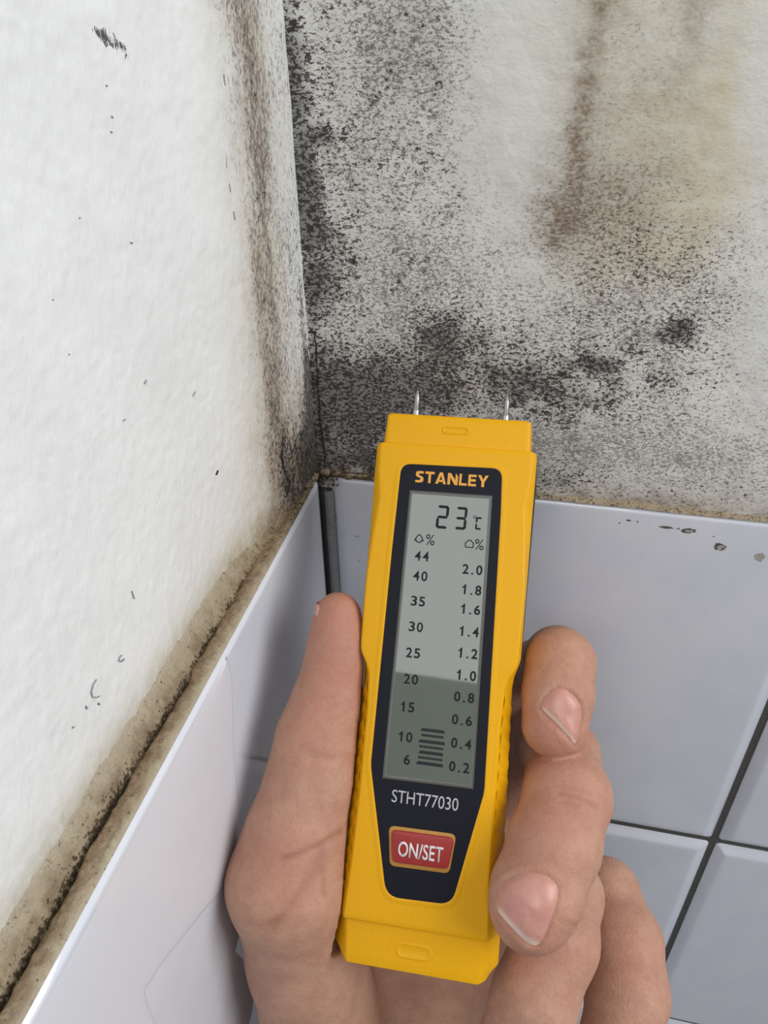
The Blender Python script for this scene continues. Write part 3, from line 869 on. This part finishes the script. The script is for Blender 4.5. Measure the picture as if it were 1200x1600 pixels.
def figures(name, txt_, px, py, hpx, z, mat, parent, weight, depth=0.03, wf=0.62):
    """row of figures, each in its own cell; the 1 has a flag, the point is a square dot"""
    cu, cv = dl(px, py); h = hpx / PXMM; cw = {'.': .36}; gap = .2
    tot = sum(cw.get(c, wf) for c in txt_) + gap * (len(txt_) - 1); x = -tot / 2; V = []; F = []
    for c in txt_:
        wd = cw.get(c, wf); k = len(V)
        if c == '1':
            P_ = [(.42, 0), (.72, 0), (.72, 1), (.5, 1), (.36, .84), (.12, .74), (.12, .58), (.42, .68)]; fs = [tuple(range(8))]
        elif c == '.':
            P_ = [(.25, 0), (.8, 0), (.8, .17), (.25, .17)]; fs = [(0, 1, 2, 3)]
        else:
            P_, fs = glyph(c, weight)
        for a, b in P_: V.append((cu + (x + a * wd) * h, cv + (b - .5) * h, z + depth))
        for f in fs: F.append(tuple(k + i for i in f))
        x += wd + gap
    me = mesh(name, np.array(V) * .001, F)
    bm = bmesh.new(); bm.from_mesh(me)
    for f in bm.faces[:]:
        if f.normal.z < 0: f.normal_flip()
    bm.to_mesh(me); bm.free()
    return link(name, me, mat, parent)


for s_, x, y in (('44', 478, 837), ('40', 471, 930), ('35', 460, 1048), ('30', 450, 1168), ('25', 437, 1290), ('20', 427, 1413), ('15', 410, 1543), ('10', 400, 1683), ('6', 408, 1790)):
    figures('scale_number', s_, 500 + x / 3, 590 + y / 3, 15.5, ZD, MAT_LCD_INK, disp, 0.018)
for s_, x, y in (('2.0', 715, 900), ('1.8', 710, 995), ('1.6', 705, 1086), ('1.4', 698, 1190), ('1.2', 692, 1292), ('1.0', 685, 1395), ('0.8', 676, 1498), ('0.6', 666, 1605), ('0.4', 662, 1715), ('0.2', 653, 1825)):
    figures('scale_number', s_, 500 + x / 3, 590 + y / 3, 15.5, ZD, MAT_LCD_INK, disp, 0.024)
for x0, x1, y, solid in ((503, 615, 265, 1), (507, 612, 291, 0), (493, 617, 318, 1), (498, 610, 344, 0), (495, 608, 370, 1), (492, 606, 395, 0), (483, 608, 420, 1)):
    a = dl(490 + x0 / 3, 1050 + (y - 5) / 3); b = dl(490 + x1 / 3, 1050 + (y + 6) / 3); h = .62
    if solid:
        polys('level_bar', [[(a[0], a[1] - h), (a[0] + h * .6, a[1]), (b[0] - h * .4, a[1]), (b[0], a[1] - h * .5), (b[0], a[1] - h * 1.35), (a[0], a[1] - h * 1.35)]], ZD, MAT_LCD_BAR, disp)
    else:
        n = 11; st_ = (b[0] - a[0]) / n
        polys('level_bar', [[(a[0] + i * st_, a[1] - .75), (a[0] + i * st_ + st_ * .74, a[1] - .75), (a[0] + i * st_ + st_ * .74, a[1] - .1), (a[0] + i * st_, a[1] - .1)] for i in range(n)], ZD, MAT_LCD_INK, disp)

# button
bt = round_poly([dl(609, 1290), dl(713, 1302), dl(701, 1363.5), dl(610, 1352)], [1.3] * 4, 6)
rimp = plate('button_rim', round_poly([dl(607.5, 1289), dl(713.5, 1303), dl(702, 1364.5), dl(609, 1352)], [1.6] * 4, 6), 0.1, 0.34, 0.15, MAT_TAN, mt)
btn = plate('button', round_poly([dl(611.5, 1295), dl(710.5, 1308), dl(700, 1357.5), dl(613, 1346)], [1.5] * 4, 6), 0.1, 0.85, 0.4, MAT_RED, mt)
btn['label'] = 'red rubber button lettered ON/SET'
txt('button_lettering', 'ON/SET', 657.5, 1329, 69, 23, 0.9, MAT_WHITE_INK, btn, 0.012)


# recessed slots in the caps: a shallow trough with a raised lip
def slot(px, py, wpx, hpx, z, parent):
    u, v = dl(px, py, z); a, b = wpx / PXMM / 2, hpx / PXMM / 2; V = []; F = []; n = 24
    def capsule(k, zz):
        for i in range(n):
            t_ = 2 * math.pi * i / n; cx = (a - b) * (1 if math.cos(t_) >= 0 else -1)
            V.append((u + cx + b * k * math.cos(t_), v + b * k * math.sin(t_), zz))
    for k, zz in ((1.5, z - .02), (1.22, z + .22), (1.1, z + .22), (0.85, z + .02), (0.0, z + .02)): capsule(k, zz)
    for k in range(4):
        for i in range(n):
            j = (i + 1) % n; F.append((k * n + i, k * n + j, (k + 1) * n + j, (k + 1) * n + i))
    return link('slot', mesh('slot', np.array(V) * .001, F), MAT_YELLOW, parent, smooth=True, angle=50)


slot(712.5, 673, 40, 9, -0.97, top_cap)
slot(646.5, 1487, 50, 17, -1.68, bottom_cap)

# pins
for s in (-1, 1):
    pr = [(60.0, 1.02), (63.6, 1.02), (64.0, .95), (64.2, .8), (67.4, .72), (69.2, .3), (69.75, .05)]; V = []; F = []; n = 16
    for vv_, r in pr:
        for i in range(n):
            a = 2 * math.pi * i / n; V.append((s * 12.75 + r * math.cos(a), gv(vv_), -8.5 + r * math.sin(a)))
    for k in range(len(pr) - 1):
        for i in range(n):
            j = (i + 1) % n; F.append((k * n + i, k * n + j, (k + 1) * n + j, (k + 1) * n + i)[::-1])
    F.append(tuple(range((len(pr) - 1) * n, len(pr) * n))[::-1])
    link('pin', mesh('pin', np.array(V) * .001, F), MAT_STEEL, mt, smooth=True, angle=40)['label'] = 'steel measuring pin'

# slanted grip ribs on both sloped flanks
for s in (-1, 1):
    for i in range(12):
        v0 = -13 - i * 5.0
        V = []; F = []
        for q in range(5):
            f_ = q / 4; vv_ = v0 - 3.2 * f_
            sec = body_section(vv_); (ua, za), (ub, zb_) = sec[8], sec[10]
            u0 = ua + (ub - ua) * (0.12 + 0.86 * f_); z0 = za + (zb_ - za) * (0.12 + 0.86 * f_)
            nx, nz = (za - zb_), (ub - ua); L = math.hypot(nx, nz); nx /= L; nz /= L
            hgt = 0.34 * math.sin(math.pi * min(max(f_, .12), .9)) ** .5
            for dv, hh in ((1.9, -.08), (.6, hgt * 1.3), (-.8, hgt), (-2.3, -.08)):
                V.append((s * (u0 + nx * hh) * su(vv_), gv(vv_ + dv), z0 + nz * hh))
        for q in range(4):
            for c in range(3):
                f = (q * 4 + c, q * 4 + c + 1, q * 4 + c + 5, q * 4 + c + 4); F.append(f if s < 0 else f[::-1])
        link('grip_rib', mesh('grip_rib', np.array(V) * .001, F), MAT_YELLOW, mt, smooth=True, angle=50)

# ------------------------------------------------------------------ the hand (implicit surface of tapered bones, meshed by surface nets)
VOX = 0.8
GX = np.arange(-58, 102, VOX, dtype=np.float32); GY = np.arange(14, 236, VOX, dtype=np.float32); GZ = np.arange(164, 286, VOX, dtype=np.float32)


def cone(F, a, ra, b, rb, flat=1.0, k=None):
    """tapered capsule distance evaluated only near itself, merged into F (smooth when k)"""
    pad = max(ra, rb) + 14
    lo = np.minimum(a, b) - pad; hi = np.maximum(a, b) + pad
    ix = slice(*np.searchsorted(GX, (lo[0], hi[0]))); iy = slice(*np.searchsorted(GY, (lo[1], hi[1]))); iz = slice(*np.searchsorted(GZ, (lo[2], hi[2])))
    x = GX[ix][:, None, None] - a[0]; y = GY[iy][None, :, None] - a[1]; z = GZ[iz][None, None, :] - a[2]
    d = (b - a).astype(np.float32); L2 = float(d @ d)
    t = np.clip((x * d[0] + y * d[1] + z * d[2]) / L2, 0, 1)
    D = np.sqrt((x - t * d[0]) ** 2 + (y - t * d[1]) ** 2 + (z - t * d[2]) ** 2) - (ra + (rb - ra) * t)
    S = F[ix, iy, iz]
    F[ix, iy, iz] = smin(S, D, k) if k else np.minimum(S, D)


def smin(a, b, k):
    h = np.clip(0.5 + 0.5 * (b - a) / k, 0, 1)
    return b + (a - b) * h - k * h * (1 - h)


def chain(pts, k=2.5):
    F = np.full((len(GX), len(GY), len(GZ)), 60.0, np.float32)
    for (p, q) in zip(pts[:-1], pts[1:]):
        cone(F, at(*p[:3]), p[3], at(*q[:3]), q[3], k=k)
    return F


# palm: heel of the hand and the metacarpals, behind the meter
base = np.full((len(GX), len(GY), len(GZ)), 60.0, np.float32)
wrist = (565, 1800, 262, 23)
MCP = {'index': (745, 1175, 250, 10.5), 'middle': (735, 1290, 254, 11.5), 'ring': (735, 1400, 256, 11.5), 'little': (745, 1500, 258, 11.0)}
for p in MCP.values():
    cone(base, at(*wrist[:3]), wrist[3] - 6, at(*p[:3]), p[3], k=9)
cone(base, at(516, 1620, 252), 20, at(640, 1640, 255), 21, k=9)
cone(base, at(560, 1480, 256), 15, at(700, 1300, 255), 13, k=9)
cone(base, at(545, 1700, 260), 24, at(540, 2060, 275), 25, k=9)
cone(base, at(590, 1700, 260), 24, at(610, 2060, 275), 25, k=9)
# ball of the thumb and the thumb
thumb = chain([(514, 1650, 240, 19.5), (480, 1490, 221, 17.0), (449, 1376, 205, 15.8), (464, 1300, 205, 13.2), (486, 1215, 206.5, 11.5), (497, 1150, 208, 10.6), (513, 1090, 208.5, 8.8), (524, 1030, 208.5, 7.4), (528, 985, 208.5, 6.4), (528, 958, 208, 5.8)], 5)
base = smin(base, thumb, 8.0)
fingers = {
    'index': [MCP['index'], (836, 1050, 243, 9.6), (872, 1030, 224, 9.4), (875, 1036, 209, 9.3), (872, 1085, 203, 9.2), (866, 1133, 200.5, 8.7)],
    'middle': [MCP['middle'], (852, 1150, 236, 10.8), (874, 1180, 216, 10.9), (886, 1245, 199, 11.2), (866, 1320, 190, 11.2), (838, 1395, 185.5, 10.9), (830, 1421, 185, 10.1)],
    'ring': [MCP['ring'], (850, 1370, 244, 10.6), (884, 1398, 224, 10.6), (868, 1470, 211, 11.6), (835, 1560, 206, 11.4), (795, 1660, 206, 10.2), (765, 1720, 209, 8.8)],
    'little': [MCP['little'], (905, 1400, 252, 10.0), (948, 1392, 240, 9.6), (974, 1470, 229, 11.2), (980, 1550, 221, 11.6), (965, 1640, 215, 10.6), (930, 1720, 214, 9.0)]}
H = base.copy()
for nme, pts in fingers.items():
    H = np.minimum(H, smin(base, chain(pts, 3.0), 6.0))
# flesh gives way to the meter and to the tile it leans on
gx = GX[:, None, None]; gy = GY[None, :, None]; gz = GZ[None, None, :]
q = [sum(DR[i, j] * (g - DT[i] * 1000) for i, g in enumerate((gx, gy, gz))).astype(np.float32) for j in range(3)]
Wv = np.interp(q[1], [-87, -74, -39, -10, -2, 63], [22.3, 22.2, 21.3, 20.6, 22.3, 22.9]).astype(np.float32)
side = np.abs(q[0]) - Wv
cham = (np.abs(q[0]) - (Wv - 3.6)) * 0.86 + (q[2] - 0.6) * 0.5
box = np.maximum.reduce([side, np.abs(q[1] + 11.6) - 74.8, np.abs(q[2] + 10.6) - 11.2, cham])
H = np.maximum(H, -(box - 0.25))
wx = sum(RM[i, 0] * g for i, g in enumerate((gx, gy, gz))) + CP[0] * 1000
H = np.maximum(H, 0.3 - wx.astype(np.float32))
del q, box, side, cham, wx, Wv


def surface_nets(F, iso=0.0):
    S = F < iso
    nx, ny, nz = F.shape
    cnt = np.zeros((nx - 1, ny - 1, nz - 1), np.uint8)
    off = [(i, j, k) for i in (0, 1) for j in (0, 1) for k in (0, 1)]
    for i, j, k in off: cnt += S[i:nx - 1 + i, j:ny - 1 + j, k:nz - 1 + k]
    act = np.argwhere((cnt > 0) & (cnt < 8))
    vid = np.full((nx - 1, ny - 1, nz - 1), -1, np.int32); vid[tuple(act.T)] = np.arange(len(act))
    acc = np.zeros((len(act), 3)); num = np.zeros(len(act))
    for a in off:
        for ax in range(3):
            if a[ax]: continue
            b = list(a); b[ax] = 1
            fa = F[tuple((act + a).T)]; fb = F[tuple((act + b).T)]
            m = (fa < iso) != (fb < iso)
            t = np.where(m, fa / np.where(m, fa - fb, 1), 0)
            p = np.tile(np.array(a, float), (len(act), 1)); p[:, ax] = t
            acc += p * m[:, None]; num += m
    V = act + acc / num[:, None]
    faces = []
    for ax in range(3):
        a0 = [slice(None)] * 3; a1 = [slice(None)] * 3; a0[ax] = slice(0, -1); a1[ax] = slice(1, None)
        e = np.argwhere(S[tuple(a0)] != S[tuple(a1)])
        o1, o2 = (ax + 1) % 3, (ax + 2) % 3
        ok = (e[:, o1] > 0) & (e[:, o2] > 0) & (e[:, o1] < F.shape[o1] - 1) & (e[:, o2] < F.shape[o2] - 1)
        e = e[ok]; flip = S[tuple(e.T)]
        d1 = np.zeros(3, int); d1[o1] = 1; d2 = np.zeros(3, int); d2[o2] = 1
        qd = np.stack([vid[tuple((e - d1 - d2).T)], vid[tuple((e - d2).T)], vid[tuple(e.T)], vid[tuple((e - d1).T)]], 1)
        qd[~flip] = qd[~flip][:, ::-1]
        faces.append(qd)
    return V, np.concatenate(faces)


V, Fc = surface_nets(H)
V = V * VOX + np.array([GX[0], GY[0], GZ[0]])
# light smoothing (Taubin)
E = np.concatenate([Fc[:, [0, 1]], Fc[:, [1, 2]], Fc[:, [2, 3]], Fc[:, [3, 0]]])
deg = np.bincount(np.r_[E[:, 0], E[:, 1]], minlength=len(V))[:, None].astype(float)


def lap(V):
    A = np.zeros_like(V)
    for c in range(3):
        A[:, c] = np.bincount(E[:, 0], V[E[:, 1], c], len(V)) + np.bincount(E[:, 1], V[E[:, 0], c], len(V))
    return A / deg - V


for it in range(7):
    V = V + 0.55 * lap(V); V = V - 0.56 * lap(V)


def normals(V):
    n = np.cross(V[Fc[:, 2]] - V[Fc[:, 0]], V[Fc[:, 3]] - V[Fc[:, 1]])
    A = np.zeros_like(V)
    for c in range(3):
        for k in range(4): A[:, c] += np.bincount(Fc[:, k], n[:, c], len(V))
    return A / (np.linalg.norm(A, axis=1)[:, None] + 1e-12)


NRM = normals(V)
to_cam = -V / np.linalg.norm(V, axis=1)[:, None]
if np.mean((NRM * to_cam).sum(1) * (V[:, 2] < np.median(V[:, 2]))) < 0:
    Fc = Fc[:, ::-1]; NRM = -NRM
facing = (NRM * to_cam).sum(1)
PXv = 600 + FPX * V[:, 0] / V[:, 2]; PYv = 800 + FPX * V[:, 1] / V[:, 2]
# frontmost surface only: nearest depth per coarse pixel cell
key = (np.clip(PXv // 6, 0, 400).astype(int) * 2000 + np.clip(PYv // 6, 0, 1999).astype(int))
near = np.full(key.max() + 1, 1e9); np.minimum.at(near, key, V[:, 2])
front = (V[:, 2] < near[key] + 5.0) & (facing > 0.05)
# creases, folds and nail beds pressed into the skin
disp_ = np.zeros(len(V))
for pts, wd, dep in (([(440, 1343), (468, 1335), (500, 1320), (534, 1300)], 5, .55), ([(425, 1452), (452, 1420), (472, 1392), (497, 1358), (503, 1330)], 9, .4),
                     ([(505, 1360), (508, 1400)], 5, .4), ([(470, 1168), (510, 1180), (546, 1182)], 6, .2), ([(480, 1180), (520, 1188)], 4, .25),
                     ([(872, 1238), (898, 1243), (916, 1251), (932, 1262)], 3.2, .4), ([(868, 1228), (896, 1232), (922, 1240)], 3.2, .2), ([(880, 1252), (905, 1257)], 3.2, .2),
                     ([(868, 1436), (900, 1446)], 3, .25), ([(866, 1556), (886, 1560)], 3, .2), ([(404, 1448), (430, 1440)], 8, .3), ([(862, 1012), (896, 1022)], 5, .15)):
    d = polyline_dist(PXv, PYv, np.array(pts, float)); disp_ -= dep * np.exp(-(d / wd) ** 2) * front
NAILS = {'index': [(846, 1107), (851, 1094), (860, 1082), (872, 1075), (886, 1079), (899, 1090), (907, 1103), (908, 1118), (905, 1140), (899, 1164), (888, 1150), (874, 1134), (859, 1119)],
         'middle': [(775, 1410), (778, 1394), (788, 1379), (806, 1369), (829, 1364), (850, 1368), (865, 1378), (871, 1392), (869, 1410), (859, 1437), (851, 1461), (839, 1477), (822, 1471), (798, 1446), (779, 1424)]}
for nm, pg in NAILS.items():
    P_ = np.array(pg, float); c = P_.mean(0)
    d = polyline_dist(PXv, PYv, np.concatenate([P_, P_[:1]]))
    disp_ -= 0.45 * np.exp(-(d / 3.2) ** 2) * front
    rad = np.hypot(PXv - c[0], PYv - c[1]) ; rr = np.hypot(*(P_ - c).T).mean()
    disp_ += 0.30 * np.exp(-((d - 9) / 6) ** 2) * front * (rad > rr * .95)
V = V + NRM * disp_[:, None]

# skin tint: redder finger tips, knuckles and heel of the thumb
red = np.zeros(len(V))
for x, y, r, a in ((528, 960, 60, .75), (500, 1130, 70, .45), (870, 1150, 55, .7), (830, 1450, 60, .55), (850, 1300, 70, .45), (440, 1350, 80, .45), (915, 1250, 50, .4), (900, 1030, 50, .25), (1000, 1500, 60, .35), (880, 1520, 70, .15), (530, 1050, 50, .5)):
    red += a * np.exp(-(((PXv - x) ** 2 + (PYv - y) ** 2) / r ** 2))
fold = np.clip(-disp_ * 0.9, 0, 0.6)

hand_me = bpy.data.meshes.new('hand')
Vw = cam2world(V)
n = len(V)
hand_me.vertices.add(n); hand_me.vertices.foreach_set('co', Vw.astype(np.float32).reshape(-1))
hand_me.loops.add(Fc.size); hand_me.loops.foreach_set('vertex_index', np.ascontiguousarray(Fc).reshape(-1).astype(np.int32))
hand_me.polygons.add(len(Fc)); hand_me.polygons.foreach_set('loop_start', (np.arange(len(Fc)) * 4).astype(np.int32))
hand_me.update(calc_edges=True); hand_me.validate()
set_attr(hand_me, 'skin', np.stack([np.clip(red, 0, 1), fold, 0 * red, 0 * red + 1], -1))


def skin_material():
    k = NT('skin'); r, f, _, _ = k.attr('skin')
    v = k.coord(); big = k.noise(v, 90, 4, 0.6); fine = k.noise(v, 900, 4, 0.6); pores = k.noise(v, 2600, 2, 0.5)
    blot_ = k.noise(v, 240, 3, 0.6)
    c = k.mix(k.step(k.math('MULTIPLY_ADD', blot_, 0.5, k.math('MULTIPLY', big, 0.5)), 0.36, 0.64), srgb(191, 149, 125), srgb(178, 133, 111))
    c = k.mix(k.math('MULTIPLY', r, k.step(big, 0.2, 0.8, 1.0, 0.7), clamp=True), c, srgb(182, 118, 100))
    c = k.mix(k.math('MULTIPLY', k.step(fine, 0.45, 0.75), 0.25), c, srgb(168, 114, 92))
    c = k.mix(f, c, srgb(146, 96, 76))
    k.base(c); k.rough(k.step(fine, 0.3, 0.7, 0.5, 0.64))
    k.b.inputs['Subsurface Weight'].default_value = 0.22
    k.b.inputs['Subsurface Radius'].default_value = (1.0, 0.35, 0.2)
    k.b.inputs['Subsurface Scale'].default_value = 0.0018
    k.b.inputs['Specular IOR Level'].default_value = 0.4
    lines = k.noise(k.coord(scale=(1, 1, 0.4), rot=(0.5, 0.3, 0.2)), 1300, 3, 0.6, 1.0)
    k.bump(k.math('MULTIPLY_ADD', pores, 0.4, k.math('MULTIPLY_ADD', lines, 0.6, fine)), 0.0003, 0.75)
    return k.m


def nail_material():
    k = NT('fingernail'); r, _, _, _ = k.attr('edge'); v = k.coord()
    n_ = k.noise(v, 300, 3)
    c = k.mix(k.step(n_, .3, .7), srgb(204, 150, 136), srgb(194, 138, 126))
    c = k.mix(r, c, srgb(232, 208, 192))
    k.base(c); k.rough(0.36)
    k.b.inputs['Subsurface Weight'].default_value = 0.12; k.b.inputs['Subsurface Scale'].default_value = 0.001
    return k.m


MAT_SKIN = skin_material(); MAT_NAIL = nail_material()
person = bpy.data.objects.new('person', None); COL.objects.link(person)
wl = cam2world(at(*wrist[:3])); person.location = wl
person['label'] = 'bare left hand gripping the yellow moisture meter, thumb up its left side'
person['category'] = 'hand'
hand_me.transform(Matrix.Translation(-Vector(wl)))
hand = link('hand', hand_me, MAT_SKIN, person, smooth=True)

# fingernails: thin curved shells seated on the finger tops
bvh = BVHTree.FromPolygons([tuple(p) for p in Vw], [tuple(int(i) for i in f) for f in Fc])


def cast(px, py):
    d = Vector(RM.T @ ray(px, py)).normalized(); hit, nn, _, _ = bvh.ray_cast(Vector(CP), d)
    if hit is None: return None
    if nn.dot(d) > 0: nn = -nn
    return hit, nn


def smooth_loop(pg, n=44):
    P_ = np.array(pg, float)
    for _ in range(3):
        Q = np.empty((len(P_) * 2, 2)); Q[0::2] = 0.75 * P_ + 0.25 * np.roll(P_, -1, 0); Q[1::2] = 0.25 * P_ + 0.75 * np.roll(P_, -1, 0); P_ = Q
    return P_[:: max(1, len(P_) // n)]


def nail(pg, free, parent, lift=0.0009, ew=4.5):
    """pg outline, free = polyline of the free edge"""
    O = smooth_loop(pg); c = O.mean(0); O = c + (O - c) * 1.05; rings = [1.0, 0.97, 0.9, 0.78, 0.6, 0.4, 0.2]
    Vn = []; Fn = []; ed = []; n = len(O)
    dc = None
    pts = np.concatenate([c + (O - c) * k for k in rings] + [c[None]])
    lifts = np.concatenate([np.full(n, l) for l in (-0.0005, 0.4, .75, .9, 1, 1, 1)] + [np.ones(1)])
    H_ = []
    for p in pts:
        h = cast(*p); H_.append(h)
    good = [h for h in H_ if h]; nmean = sum((h[1] for h in good), Vector()).normalized()
    co = np.array([h[0] if h else (0, 0, 0) for h in H_])
    for i, h in enumerate(H_):
        Vn.append(Vector(co[i]) + nmean * (lift * lifts[i] if lifts[i] > 0 else -0.00012))
    fr = polyline_dist(pts[:, 0], pts[:, 1], np.array(free, float)); ed = np.exp(-(fr / ew) ** 2)
    for k in range(len(rings) - 1):
        for i in range(n):
            j = (i + 1) % n; Fn.append((k * n + i, k * n + j, (k + 1) * n + j, (k + 1) * n + i))
    for i in range(n): Fn.append(((len(rings) - 1) * n + i, (len(rings) - 1) * n + (i + 1) % n, len(rings) * n))
    A = np.array([list(x) for x in Vn])
    # relax the interior so the plate is smooth
    nb = [set() for _ in range(len(A))]
    for f in Fn:
        for a_, b_ in zip(f, f[1:] + f[:1]): nb[a_].add(b_); nb[b_].add(a_)
    for _ in range(5):
        B_ = A.copy()
        for i in range(n, len(A)): B_[i] = 0.5 * A[i] + 0.5 * np.mean([A[j] for j in nb[i]], 0)
        A = B_
    A = A - np.array(wl)
    me = mesh('fingernail', A, Fn)
    bm = bmesh.new(); bm.from_mesh(me); bmesh.ops.recalc_face_normals(bm, faces=bm.faces[:])
    if sum((f.normal.dot(nmean) * f.calc_area() for f in bm.faces)) < 0: bmesh.ops.reverse_faces(bm, faces=bm.faces[:])
    bm.to_mesh(me); bm.free()
    set_attr(me, 'edge', np.stack([ed, ed, ed, ed * 0 + 1], -1))
    return link('fingernail', me, MAT_NAIL, parent, smooth=True)


nail(NAILS['index'], [(846, 1107), (859, 1119), (874, 1134), (888, 1150), (899, 1164)], person, ew=2.8)['label'] = 'short nail of the index finger'
nail(NAILS['middle'], [(779, 1424), (798, 1446), (822, 1471), (839, 1477)], person)['label'] = 'broad glossy nail of the middle finger'

# thumbnail, seen edge-on along the left of the thumb tip
a0 = at(527, 962, 208); ax_ = at(524, 1030, 209.5) - a0; L_ = np.linalg.norm(ax_); ax_ /= L_
out_ = np.array([-1.0, 0, 0.25]); out_ -= ax_ * (out_ @ ax_); out_ /= np.linalg.norm(out_); sd = np.cross(ax_, out_)
PP = np.zeros((15, 13, 3))
for i in range(15):
    f_ = i / 14; al = -3.2 + f_ * 13.0; rr = 5.55 + 1.05 * f_
    half = 62 * (1 - 0.45 * (abs(f_ - .5) * 2) ** 4)
    for j in range(13):
        th = math.radians(-half + 2 * half * j / 12); edge_in = -0.35 if (j in (0, 12) or i in (14,)) else 0.25
        PP[i, j] = a0 + ax_ * al + (out_ * math.cos(th) + sd * math.sin(th)) * (rr + edge_in)
me = grid_mesh('fingernail', cam2world(PP) - wl)
bm = bmesh.new(); bm.from_mesh(me); bmesh.ops.solidify(bm, geom=bm.faces[:], thickness=0.0004); bmesh.ops.recalc_face_normals(bm, faces=bm.faces[:]); bm.to_mesh(me); bm.free()
set_attr(me, 'edge', np.tile([.15, .15, .15, 1], (len(me.vertices), 1)))
link('fingernail', me, MAT_NAIL, person, smooth=True)['label'] = 'thumbnail seen from its edge'
